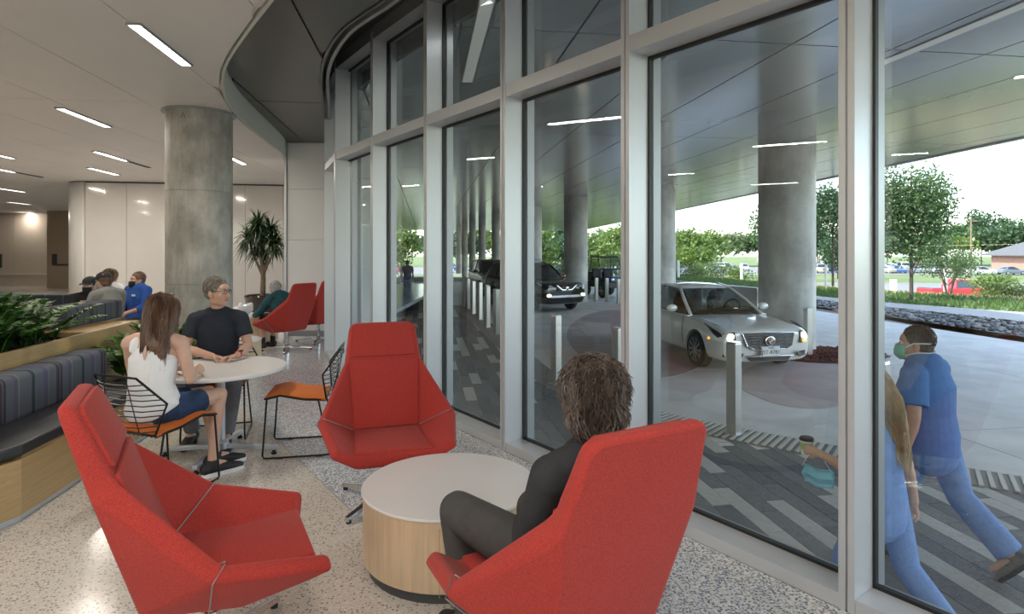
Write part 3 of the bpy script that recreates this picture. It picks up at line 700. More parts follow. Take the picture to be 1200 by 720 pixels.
def lounge_chair():
    """+y is forward; origin on the floor under the swivel"""
    t = thing('lounge_chair', '', 'armchair')
    Hx, H2x = .222, .243
    I = {}
    for sx, s in ((1, 'R'), (-1, 'L')):
        I['H1'+s] = V((sx*.195, -.405, 1.092)); I['H3'+s] = V((sx*.228, -.395, 1.062)); I['H2'+s] = V((sx*H2x, -.30, .86)); I['B1'+s] = V((sx*.22, -.14, .42))
        I['W1'+s] = V((sx*.400, .03, .555)); I['S1'+s] = V((sx*.235, .36, .425)); I['A1'+s] = V((sx*.330, .385, .475)); I['S0'+s] = V((sx*.225, .10, .405))
    # outer skin: thickness direction away from the sitter
    O = {}
    off = {'H1': (0, -.055, .0), 'H3': (0, -.056, 0.), 'H2': (.026, -.068, -.045), 'B1': (-.02, -.085, -.09), 'W1': (.045, -.035, -.035), 'S1': (-.02, .0, -.085), 'A1': (.035, .01, -.05), 'S0': (0, 0, -.11)}
    for k_, p in I.items():
        d = off[k_[:2]]; sx = 1 if k_[2] == 'R' else -1; O[k_] = p+V((d[0]*sx, d[1], d[2]))
    names = list(I.keys()); idx = {n: i for i, n in enumerate(names)}; N0 = len(names)
    fs = []
    inner = [('H1L', 'H1R', 'H3R', 'H2R', 'H2L', 'H3L'), ('H2L', 'H2R', 'B1R', 'B1L'), ('B1L', 'B1R', 'S0R', 'S0L'), ('S0L', 'S0R', 'S1R', 'S1L')]
    for s in 'RL': inner += [('H2'+s, 'W1'+s, 'B1'+s), ('B1'+s, 'W1'+s, 'S0'+s), ('W1'+s, 'A1'+s, 'S1'+s, 'S0'+s)]
    border = ['H1L', 'H1R', 'H3R', 'H2R', 'W1R', 'A1R', 'S1R', 'S1L', 'A1L', 'W1L', 'H2L', 'H3L']
    for f in inner:
        fs.append(tuple(idx[n] for n in f)); fs.append(tuple(idx[n]+N0 for n in reversed(f)))
    for a, b in zip(border, border[1:]+border[:1]): fs.append((idx[a], idx[b], idx[b]+N0, idx[a]+N0))
    mb = MB(); mb.add([I[n] for n in names]+[O[n] for n in names], fs)
    sh = mb.obj('shell', M_RED, t, smooth=True, angle=50, fix=True)
    bv = sh.modifiers.new('bevel', 'BEVEL'); bv.width = .024; bv.segments = 4; bv.limit_method = 'ANGLE'; bv.angle_limit = math.radians(14)
    sh.data.shade_smooth()
    # pads
    def pad(name, q, th, ins=.012):
        c = sum(q, V())/len(q); n = (q[1]-q[0]).cross(q[-1]-q[0]).normalized()
        qi = [p+(c-p).normalized()*ins for p in q]; k = MB(); m = len(q)
        k.add([p-n*.015 for p in qi]+[p+n*th for p in qi], [tuple(range(m-1, -1, -1)), tuple(range(m, 2*m))]+[(i, (i+1) % m, (i+1) % m+m, i+m) for i in range(m)])
        o = k.obj(name, M_RED, t, fix=True); b = o.modifiers.new('b', 'BEVEL'); b.width = min(.013, th*.9); b.segments = 3; b.limit_method = 'ANGLE'; o.data.shade_smooth(); return o
    pad('headrest', [I['H1L'], I['H3L'], I['H2L'], I['H2R'], I['H3R'], I['H1R']], .004, .03)
    pad('backrest', [I['H2L'], I['B1L'], I['B1R'], I['H2R']], .006, .014)
    pad('seat', [I['B1L'], I['S0L'], I['S1L'], I['S1R'], I['S0R'], I['B1R']], .020, .010)
    for s in 'RL':
        sx = 1 if s == 'R' else -1
        k = MB(); a = (I['W1'+s]+V((sx*.012, 0, .004))); b = O['W1'+s]+V((sx*.004, -.003, 0)); c = O['S0'+s].lerp(O['B1'+s], .35)+V((sx*.03, 0, .01))
        k.tube([I['B1'+s]+V((-sx*.002, .012, .015)), a-V((sx*.012, 0, -.004))], .0028, 6); k.tube([a, b, b.lerp(c, .5), c], .0028, 6); k.obj('piping', M_PIPE, t, smooth=True)
    k = MB(); k.lathe([(.10, .318), (.10, .33), (.04, .335), (.04, .30)], 24); k.obj('seat_plate', M_RUB, t, smooth=True)
    k = MB(); k.lathe([(.030, .05), (.030, .20), (.024, .205), (.024, .33)], 24); k.lathe([(.045, .045), (.045, .085), (.03, .095)], 24); k.obj('column', M_CHROME, t, smooth=True)
    for i in range(4):
        a = PI/4+i*PI/2; d = V((math.cos(a), math.sin(a), 0)); k = MB(); sd = V((-d.y, d.x, 0))
        vs = []
        for r_, w_, z0, z1 in ((.03, .026, .045, .082), (.20, .024, .040, .068), (.375, .019, .022, .042), (.385, .019, .012, .040)):
            for x_, z_ in ((-w_, z0), (w_, z0), (w_*.8, z1), (-w_*.8, z1)): vs.append(d*r_+sd*x_+V((0, 0, z_)))
        k.add(vs, [(0, 3, 2, 1), (12, 13, 14, 15)]+[(j*4+q, j*4+(q+1) % 4, j*4+4+(q+1) % 4, j*4+4+q) for j in range(3) for q in range(4)])
        lg = k.obj('leg', M_CHROME, t, bevel=.004, fix=True)
        k = MB(); k.lathe([(.016, 0), (.016, .02)], 12, c=d*.365); k.obj('foot', M_RUB, lg, smooth=True)
    return t
def place(t, xy, f, label, group=None, z=0.):
    t.location = (xy[0], xy[1], z); t.rotation_euler = (0, 0, face_rot(f)); t['label'] = label
    if group: t['group'] = group
    return t
ch = lounge_chair(); g_ = 'red lounge chairs'
CH_R, F_R = (.178, 2.085), (-.50, .866)
place(ch, CH_R, F_R, 'red wool lounge chair seen from behind, holding the curly-haired person', g_)
place(copy_tree(ch), (-1.172, 2.33), (.88, .47), 'empty red wool lounge chair seen from the side, beside the oak bench', g_)
place(copy_tree(ch), (-.79, 3.83), (.30, -.954), 'empty red lounge chair facing the camera behind the drum table', g_)
CH_F, F_F = (-3.62, 9.6), (-.86, .51)
place(copy_tree(ch), CH_F, F_F, 'red lounge chair by the white pier with an elderly person in it', g_)
place(copy_tree(ch), (-3.42, 10.55), (-.80, .60), 'red lounge chair half hidden behind another against the white pier', g_)

# ---- drum coffee tables
def drum_table(loc, r, h, label, wide=False):
    t = thing('coffee_table', label, 'coffee table', (*loc, 0))
    k = MB(); k.lathe([(r-.035, 0), (r-.035, .058)], 64); k.obj('plinth', mat('plinth_grey', (.06, .06, .06), .5), t, smooth=True)
    k = MB(); k.lathe([(r-.012, .055), (r-.008, .06), (r-.008, h-.016)], 96); k.obj('drum', M_MAPLE, t, smooth=True)
    k = MB(); k.lathe([(r-.006, h-.016), (r, h-.012), (r, h-.003), (r-.003, h), ], 96); k.obj('table_top', M_TOP, t, smooth=True, angle=30)
    k = MB(); k.box((.0, -r+.0075, h*.5), (.003, .004, h*.78)); k.obj('veneer_joint', M_OAK, t); return t
drum_table((-.325, 3.115), .448, .395, 'round maple drum table with white top between the red lounge chairs')
drum_table((-4.45, 10.25), .42, .50, 'maple drum table with a plastic bag on it beside elderly person')
drum_table((-3.94, 8.33), .42, .36, 'low maple drum table with white top half hidden behind the dining table')
# ---- round dining table on a cross base
TX, TY, TH = -2.29, 4.69, .69
t = thing('dining_table', 'round white pedestal table between the two seated people', 'table', (TX, TY, 0))
k = MB(); k.lathe([(.46, TH-.034), (.485, TH-.026), (.485, TH-.006), (.480, TH-.002)], 96); k.obj('edge_band', M_EDGE, t, smooth=True)
k = MB(); k.lathe([(.477, TH-.004), (.477, TH)], 96); k.obj('table_top', M_TOP, t, smooth=True)
k = MB(); k.lathe([(.036, .08), (.036, TH-.04), (.14, TH-.038), (.14, TH-.03)], 32); k.obj('pedestal', M_SILVER, t, smooth=True)
k = MB(); k.lathe([(.062, .05), (.062, .10), (.045, .12)], 32); k.obj('hub', M_SILVER, t, smooth=True)
fe = [G(187, 535), G(328, 532), G(227, 558), G(283, 512)]
for f in fe:
    d = (f-V((TX, TY, 0))).normalized(); l = .44; k = MB()
    k.beam(d*.04+V((0, 0, .07)), d*l+V((0, 0, .052)), .042, .036); lg = k.obj('leg', M_SILVER, t, bevel=.006)
    k = MB(); k.lathe([(.020, 0), (.022, .012), (.012, .016), (.012, .036)], 16, c=d*(l-.025)); k.obj('foot', M_RUB, lg, smooth=True)

# ---- wire chairs with orange felt pads
def wire_chair():
    t = thing('wire_chair', '', 'chair')
    prof = [(-.22, .435), (-.05, .448), (.12, .485), (.23, .462)]     # y, z of the seat
    def sz(y): return interp(y, [a for a, b in prof], [b for a, b in prof])
    hw = .235
    k = MB()
    for s in (-1, 1): k.tube([(s*hw*(.92 if y < -.1 else 1), y, z) for y, z in prof], .0075, 8)
    k.tube([(-hw*.92, -.22, .435), (hw*.92, -.22, .435)], .0075, 8); k.tube([(-hw, .23, .462), (hw, .23, .462)], .0075, 8); k.obj('seat_frame', M_BLACKW, t, smooth=True)
    for i in range(12):
        x = -hw+.04*(i+.5)*.98; k = MB(); k.tube([(x, y, z-.012) for y, z in prof], .0035, 5); k.obj('seat_wire', M_BLACKW, t, smooth=True)
    # back outline (six sided) and wires
    base = [(-hw*.92, -.22, .44), (-.295, -.20, .64), (-.185, -.325, .815), (.185, -.325, .815), (.295, -.20, .64), (hw*.92, -.22, .44)]
    k = MB(); k.tube(base, .0075, 8); k.obj('back_frame', M_BLACKW, t, smooth=True)
    for i in range(10):
        z = .465+.034*i
        w = interp(z, [.44, .64, .815], [hw*.92, .295, .185]); y = interp(z, [.44, .64, .815], [-.22, -.20, -.325])
        k = MB(); k.tube([(-w, y, z), (-w*.62, min(y, -.24)-.035, z-.006), (0, min(y, -.25)-.045, z-.008), (w*.62, min(y, -.24)-.035, z-.006), (w, y, z)], .0042, 5); k.obj('back_wire', M_BLACKW, t, smooth=True)
    for i in (-1, 1):
        k = MB(); x = i*.10; k.tube([(x*1.1, -.225-.03*(1-abs(i)/3), .44), (x*1.2, -.27-.035*(1-abs(i)/3), .60), (x, -.318-.02*(1-abs(i)/3), .812)], .0035, 5); k.obj('back_wire', M_BLACKW, t, smooth=True)
    for s in (-1, 1):
        x = s*.215; k = MB()
        k.tube([(s*hw, .215, .462), (s*.243, .245, .03), (s*.243, .235, .012), (s*.243, .20, .009), (s*.243, -.21, .009), (s*.243, -.245, .012), (s*.243, -.25, .03), (s*hw*.92, -.16, .436)], .0072, 8); k.obj('leg', M_BLACKW, t, smooth=True)
        for y in (.12, -.17):
            k = MB(); k.box((s*.243, y, .005), (.02, .045, .010)); k.obj('glide', M_RUB, t, bevel=.003)
    k = MB(); k.tube([(-.243, -.25, .02), (.243, -.25, .02)], .007, 8); k.obj('rear_bar', M_BLACKW, t, smooth=True)
    rows = []; rows2 = []
    ny, nx = 15, 13
    for j in range(ny):
        y = lerp(-.215, .235, j/(ny-1)); a = []; b = []
        for i in range(nx):
            x = lerp(-hw+.008, hw-.008, i/(nx-1)); q = abs(math.sin(PI*(i/(nx-1))*4))*abs(math.sin(PI*(j/(ny-1))*4)); e = min(1, 6*min(i, nx-1-i)/(nx-1))*min(1, 6*min(j, ny-1-j)/(ny-1))
            a.append((x, y, sz(y)+.010+.012*e+.006*q*e)); b.append((x, y, sz(y)-.004))
        rows.append(a); rows2.append(b)
    k = MB(); k.grid(rows); k.grid([list(reversed(r)) for r in rows2])
    n = nx*ny
    for i in range(nx-1):
        k.f += [(i+1, i, n+nx-1-i, n+nx-2-i), ((ny-1)*nx+i, (ny-1)*nx+i+1, n+ny*nx-2-i, n+ny*nx-1-i)]; k.mi += [0, 0]
    for j in range(ny-1):
        k.f += [(j*nx, (j+1)*nx, n+(j+1)*nx+nx-1, n+j*nx+nx-1), ((j+1)*nx+nx-1, j*nx+nx-1, n+j*nx, n+(j+1)*nx)]; k.mi += [0, 0]
    k.obj('seat_pad', M_ORANGE, t, smooth=True, angle=55, fix=True)
    return t
wc = wire_chair(); g_ = 'black wire chairs with orange pads'
CW, FW = (-2.36, 4.03), (.36, .933)
place(wc, CW, FW, 'black wire chair with orange pad under the person in white tank top', g_)
CM, FM = (-2.56, 5.20), (.30, -.954)
place(copy_tree(wc), CM, FM, 'black wire chair with orange pad under the person in navy tee', g_)
place(copy_tree(wc), (-1.715, 4.85), (-.98, -.20), 'empty black wire chair with orange pad beside the red lounge chair', g_)

# ---- oak bench with striped back, planter behind it, raised bench
def uvprism(mb, u0, u1, v0, v1, z0, z1):
    # works in sheared grid used on site: u measured at y = 0 along x, runs along D
    pts = [V((u0-.145*v0, v0, 0)), V((u1-.145*v0, v0, 0)), V((u1-.145*v1, v1, 0)), V((u0-.145*v1, v1, 0))]
    return mb.prism([p[:2] for p in pts], z0, z1)
M_STR = stripes_mat('striped_wool', .62, (.118, .132, .155))
M_LEA = mat('black_leatherette', (.022, .023, .026), .42, bump=.06, bscale=160)
bt = thing('bench', 'oak bench with black seat cushion and striped grey back', 'bench', (-2.38-.145*3.52, 3.52, 0), math.atan2(.145, 1))
# local frame: +y along the bench, +x towards the room
BLn = 1.80
k = MB(); k.prism([(0, 0), (-.13, -.30), (-.62, -.30), (-.62, BLn), (0, BLn)], .04, .372); k.obj('base', M_OAK, bt, bevel=.003)
k = MB(); k.prism([(-.02, .02), (-.14, -.27), (-.6, -.27), (-.6, BLn-.02), (-.02, BLn-.02)], 0, .042); k.obj('plinth', M_ALU, bt)
k = MB(); k.prism([(.0, .01), (-.13, -.29), (-.40, -.29), (-.40, BLn-.01), (.0, BLn-.01)], .385, .455); k.obj('seat_cushion', M_LEA, bt, bevel=.018, bseg=3)
k = MB(); k.box((-.2, BLn/2, .379), (.38, BLn-.04, .012)); k.obj('seat_board', M_OAK, bt)
k = MB(); k.prism([(-.385, -.29), (-.62, -.29), (-.62, BLn-.02), (-.385, BLn-.02)], .43, .755); o = k.obj('backrest', M_STR, bt, bevel=.045, bseg=4); o.data.shade_smooth()
pt = thing('planter', 'long raised oak planter box behind the striped bench', 'planter', (-3.02-.145*3.4, 3.4, 0), math.atan2(.145, 1))
k = MB()
PLn = 2.95
for (x0, x1, y0, y1, z1) in ((-.03, 0, -.6, PLn, .865), (-1.0, -.97, -.6, PLn, .865), (-1.0, 0, PLn-.03, PLn, .865)): k.prism([(x0, y0), (x1, y0), (x1, y1), (x0, y1)], 0, z1)
k.obj('box', M_OAK, pt)
k = MB(); k.prism([(-.97, -.6), (-.03, -.6), (-.03, PLn-.03), (-.97, PLn-.03)], .72, .80); k.obj('soil', mat('soil', (.035, .026, .018), .95, bump=.6, bscale=40), pt)
k = MB(); k.prism([(-.97, 2.05), (-.03, 2.05), (-.03, PLn-.03), (-.97, PLn-.03)], .82, .86); k.obj('deck', M_OAK, pt)
M_STR2 = stripes_mat('striped_wool_dark', .50, (.075, .082, .093))
b2 = thing('bench', 'dark striped upholstered bench back standing on the oak planter', 'bench', (-3.30-.145*5.55, 5.55, .871), math.atan2(.145, 1))
k = MB(); k.prism([(0, 0), (-.30, 0), (-.30, .98), (0, .98)], 0, .20); o = k.obj('cushion', M_STR2, b2, bevel=.03, bseg=3); o.data.shade_smooth()
k = MB(); k.prism([(-.02, .02), (-.28, .02), (-.28, .96), (-.02, .96)], -.004, .006); k.obj('base_board', M_OAK, b2)
b3 = thing('bench', 'long dark striped bench in the back against the corridor', 'bench', (-8.1, 9.85, 0), 0)
k = MB(); k.box((0, 0, .22), (3.6, .6, .36)); k.obj('base', M_OAK, b3)
k = MB(); k.box((0, -.03, .43), (3.6, .6, .10)); k.obj('seat_cushion', M_LEA, b3, bevel=.02)
o = None
for i in range(12):
    k = MB(); k.box((-1.65+.3*i, .22, .67), (.29, .2, .40)); o = k.obj('back_cushion', M_STR2, b3, bevel=.03, bseg=3)
b4 = thing('bench', 'dark striped bench seat in the back under the masked people', 'bench', (-5.75, 8.75, 0), -.5)
k = MB(); k.box((0, 0, .21), (1.9, .62, .38)); k.obj('base', M_OAK, b4)
k = MB(); k.box((0, 0, .43), (1.9, .62, .07)); k.obj('seat_cushion', M_LEA, b4, bevel=.02)

# ---- bollards
bol = thing('bollard', '', 'bollard')
k = MB(); k.box((0, 0, .5), (.128, .128, 1.0)); k.obj('post', mat('brushed_steel', (.62, .60, .56), .30, metal=.9, var=.15, vscale=3, stretch=(20, 20, .6)), bol, bevel=.008)
k = MB(); k.box((0, 0, 1.008), (.118, .118, .02)); k.obj('cap', M_CHROME, bol, bevel=.006)
k = MB(); k.box((0, 0, .006), (.2, .2, .012)); k.obj('base_plate', M_ALUD, bol)
ords = ['nearest to the glass in the far row', 'second', 'third', 'fourth', 'fifth', 'sixth', 'seventh', 'eighth']
near = [((3.77, 6.10), 'steel bollard outside behind the walking person in scrubs', 1.0),
        ((2.60, 7.0), 'lone steel bollard standing in front of the white sedan', 1.06),
        ((1.47, 8.30), 'steel bollard just right of the curly-haired head', 1.06),
        ((.71, 9.59), 'steel bollard just left of the curly-haired head', 1.1),
        ((.26, 12.1), 'steel bollard at the pillar edge below the black car', 1.12),
        ((-.395, 15.35), 'frontmost steel bollard of the tight far row', 1.15), ((-.69, 16.7), 'second steel bollard from the front of the far row', 1.15),
        ((-1.0, 18.6), 'third steel bollard from the front of the far row', 1.15), ((-1.32, 20.3), 'fourth steel bollard from the front of the far row', 1.1),
        ((-1.62, 22.0), 'fifth steel bollard from the front of the far row', 1.1), ((-1.9, 23.8), 'last steel bollard of the far row', 1.1),
        ((5.95, 12.0), 'steel bollard in the mulch beside the thick column', .98), ((6.50, 11.7), 'steel bollard in the mulch, right one of two', 1.0),
        ((3.6, 25.5), 'left one of three bollards before the utility cart', .98), ((4.0, 25.2), 'middle one of three bollards before the utility cart', .98), ((4.35, 24.4), 'right one of three bollards before the utility cart', .98)]
for i, ((x, y), lb, hs) in enumerate(near):
    b = bol if i == 0 else copy_tree(bol); b.location = (x, y, GO+.006); b['label'] = lb; b['group'] = 'steel bollards'; b.rotation_euler.z = math.atan2(.6, .8) if i < 11 else .2
    b.scale.z = hs

# ---- low concrete walls by the drive
def lowwall(a, b, h, label):
    a, b = V((*a, GO)), V((*b, GO)); t = thing('low_wall', label, 'wall', a); d = b-a
    k = MB(); k.beam(V((0, 0, h/2)), d+V((0, 0, h/2)), .28, h); k.obj('wall_body', MCO, t, bevel=.01)
    k = MB(); k.beam(V((0, 0, h+.02)), d+V((0, 0, h+.02)), .32, .04); k.obj('coping', MCO, t, bevel=.008)
lowwall((1.0, 28.2), (3.0, 27.2), 1.12, 'low concrete wall behind the black car')
lowwall((5.9, 24.5), (7.75, 18.6), .95, 'low concrete wall behind the white sedan')
# ================================================================ PEOPLE
def skin(name, col): 
    m = mat(name, col, .48, var=.10, vscale=9, bump=.06, bscale=130); m.node_tree.nodes['Principled BSDF'].inputs['Subsurface Weight'].default_value = .08
    m.node_tree.nodes['Principled BSDF'].inputs['Subsurface Radius'].default_value = (.02, .008, .004); return m
SK1 = skin('skin_fair', (.62, .385, .285)); SK2 = skin('skin_tan', (.56, .33, .235)); SK3 = skin('skin_rose', (.60, .34, .26))
M_EYEW = mat('eye_white', (.75, .73, .70), .2); M_EYED = mat('eye_dark', (.03, .022, .018), .15); M_LIP = mat('lips', (.42, .16, .14), .5)
def cloth(name, col, bump=.5, sc=14, var=.10): 
    return mat(name, col, .85, bump=bump, bscale=sc, var=var, vscale=16, spec=.2, detail=8)
def frame(fwd, up=V((0, 0, 1))):
    f = V(fwd).normalized(); r = f.cross(V(up)).normalized(); u = r.cross(f)
    return Matrix((r, f, u)).transposed()
def hand(mb, w, d, pn, curl=.5, thumb=1, sc=1.0, spread=.12):
    """w wrist, d direction of the fingers, pn way the palm faces, thumb +1/-1: which side of d x pn"""
    d = V(d).normalized(); pn = (V(pn)-d*V(pn).dot(d)).normalized(); sd = d.cross(pn)*thumb
    w = V(w); pl = .088*sc
    mb.limb([w-d*.02, w+d*.03*sc, w+d*pl], [(.026*sc, .019*sc), (.035*sc, .017*sc), (.040*sc, .0135*sc)], sd, 12)
    for i, (o, l) in enumerate(((.030, .074), (.0105, .084), (-.0100, .078), (-.0285, .060))):
        k0 = w+d*(pl-.004*abs(i-1))+sd*o*sc; dirn = (d+sd*o*spread*10).normalized(); pts = [k0-dirn*.012, k0]; a = curl*.55
        for seg in (.46, .31, .23):
            ax = sd; q = Matrix.Rotation(-a*thumb, 3, ax) if False else None
            dd = dirn*math.cos(a)+pn*math.sin(a); pts.append(pts[-1]+dd*l*seg*sc); a += curl*(.95 if seg == .46 else .7)
        mb.limb(pts, [.0088*sc, .0092*sc, .0084*sc, .0078*sc, .0066*sc], sd, 8)
    t0 = w+d*.022*sc+sd*.024*sc; t1 = t0+(d*.62+sd*.62+pn*.25).normalized()*.040*sc; t2 = t1+(d*.85+sd*.25+pn*(.3+.3*curl)).normalized()*.030*sc; t3 = t2+(d*.9+pn*(.3+.5*curl)).normalized()*.024*sc
    mb.limb([t0, t1, t2, t3], [.015*sc, .0115*sc, .0098*sc, .008*sc], sd, 8)
def head(mb, c, M, sc=1.0, fem=False):
    def T(x, y, z): return V(c)+M @ V((x*sc, y*sc, z*sc))
    def el(p, r, rx=0.):
        mb.ell(T(*p), [q*sc for q in r], M @ Matrix.Rotation(rx, 3, 'X'), 18, 12)
    el((0, -.012, .035), (.074, .096, .090)); el((0, .022, -.018), (.064, .070, .085)); el((0, .034, -.060), (.050, .052, .052))
    el((0, .062, -.093), (.022, .024, .020)); el((0, .070, .040), (.058, .022, .030))
    for s in (-1, 1):
        el((s*.036, .056, -.025), (.026, .030, .028)); el((s*.076, -.006, -.012), (.010, .020, .031), .2); el((s*.046, -.002, -.066), (.014, .04, .03))
    mb.limb([T(0, .082, .014), T(0, .100, -.012), T(0, .108, -.030)], [.0085*sc, .0105*sc, .0145*sc], M @ V((1, 0, 0)), 10)
    for s in (-1, 1): el((s*.012, .096, -.034), (.009, .011, .008))
    mb.limb([T(-.022, .076, -.058), T(0, .088, -.057), T(.022, .076, -.058)], [(.006*sc), .010*sc, .006*sc], M @ V((0, 1, 0)), 8)
def face_parts(parent, c, M, sc, brow, mouth=True, eyes=True):
    def T(x, y, z): return V(c)+M @ V((x*sc, y*sc, z*sc))
    if eyes:
        for s in (-1, 1):
            k = MB(); k.ell(T(s*.031, .076, .010), [.0125*sc]*3, M, 12, 8); e = k.obj('eye', M_EYEW, parent, smooth=True)
            k = MB(); k.ell(T(s*.031, .0868, .010), [.0062*sc, .003*sc, .0062*sc], M, 10, 6); k.obj('iris', M_EYED, e, smooth=True)
            k = MB(); k.limb([T(s*.014, .091, .029), T(s*.032, .088, .035), T(s*.050, .072, .029)], [.003*sc, .004*sc, .002*sc], M @ V((0, 0, 1)), 6); k.obj('eyebrow', brow, parent, smooth=True)
    if mouth:
        k = MB()
        for z, w in ((-.0545, .0052), (-.0625, .006)): k.limb([T(-.024, .077, -.058), T(-.009, .0935, z), T(.009, .0935, z), T(.024, .077, -.058)], [.002*sc, w*sc, w*sc, .002*sc], M @ V((0, 0, 1)), 8)
        k.obj('lips', M_LIP, parent, smooth=True)
def face_mask(parent, c, M, sc, m, strap=True, back_ties=False):
    def T(x, y, z): return V(c)+M @ V((x*sc, y*sc, z*sc))
    rows = []
    for i in range(11):
        a = lerp(-1.12, 1.12, i/10); r_ = []
        for j in range(7):
            z = lerp(.004, -.104, j/6); q = j/6
            ry = .104+.012*math.sin(q*PI)-.030*max(0, q-.7)/.3; rx = .070-.012*q
            r_.append(T(rx*math.sin(a)*1.05, ry*math.cos(a)*.98+.012, z*(1-.25*abs(a)/1.12)-.008+.002*math.sin(j*PI)))
        rows.append(r_)
    k = MB(); k.grid(rows); o = k.obj('face_mask', m, parent, smooth=True); s = o.modifiers.new('s', 'SOLIDIFY'); s.thickness = .003
    for z0, z1 in ((-.01, .018), (-.08, -.045)):
        for s in (-1, 1):
            k = MB(); pts = [T(s*.066, .055, z0*.8-.008), T(s*.079, .012, (z0+z1)/2+.01), T(s*.083, -.022, z1)]
            if back_ties: pts += [T(s*.066, -.075, z1), T(s*.02, -.112, z1+.004)]
            k.limb(pts, [(.0045 if back_ties else .0022)*sc]*len(pts), M @ V((0, 0, 1)), 6); k.obj('mask_strap', m if not back_ties else mat('white_tie', (.8, .82, .82), .7), o, smooth=True)
def strands(rs, n, root, flow, length, wid, seg=6, curl=.0, name='hair'):
    """locks of hair: root() -> (point, normal); flow(p, nrm, t, k) -> next direction"""
    k = MB()
    for i in range(n):
        p, nrm, *_ = root(rs); pts = [p]; l = length(rs, p)/seg; ph = rs.uniform(0, 6.28); am = curl*rs.uniform(.5, 1.3)
        for j in range(seg):
            d = flow(pts[-1], nrm, (j+1)/seg, rs)
            side = d.cross(nrm); side = side.normalized() if side.length > 1e-5 else V((1, 0, 0))
            d = d+side*am*math.sin(ph+j*1.5)+nrm*am*.7*math.cos(ph+j*1.5)
            pts.append(pts[-1]+d.normalized()*l)
        w = wid*rs.uniform(.6, 1.3); k.limb(pts, [w]+[w*1.1]*(seg-2)+[w*.7, w*.15], nrm, 3, False, False)
    return k

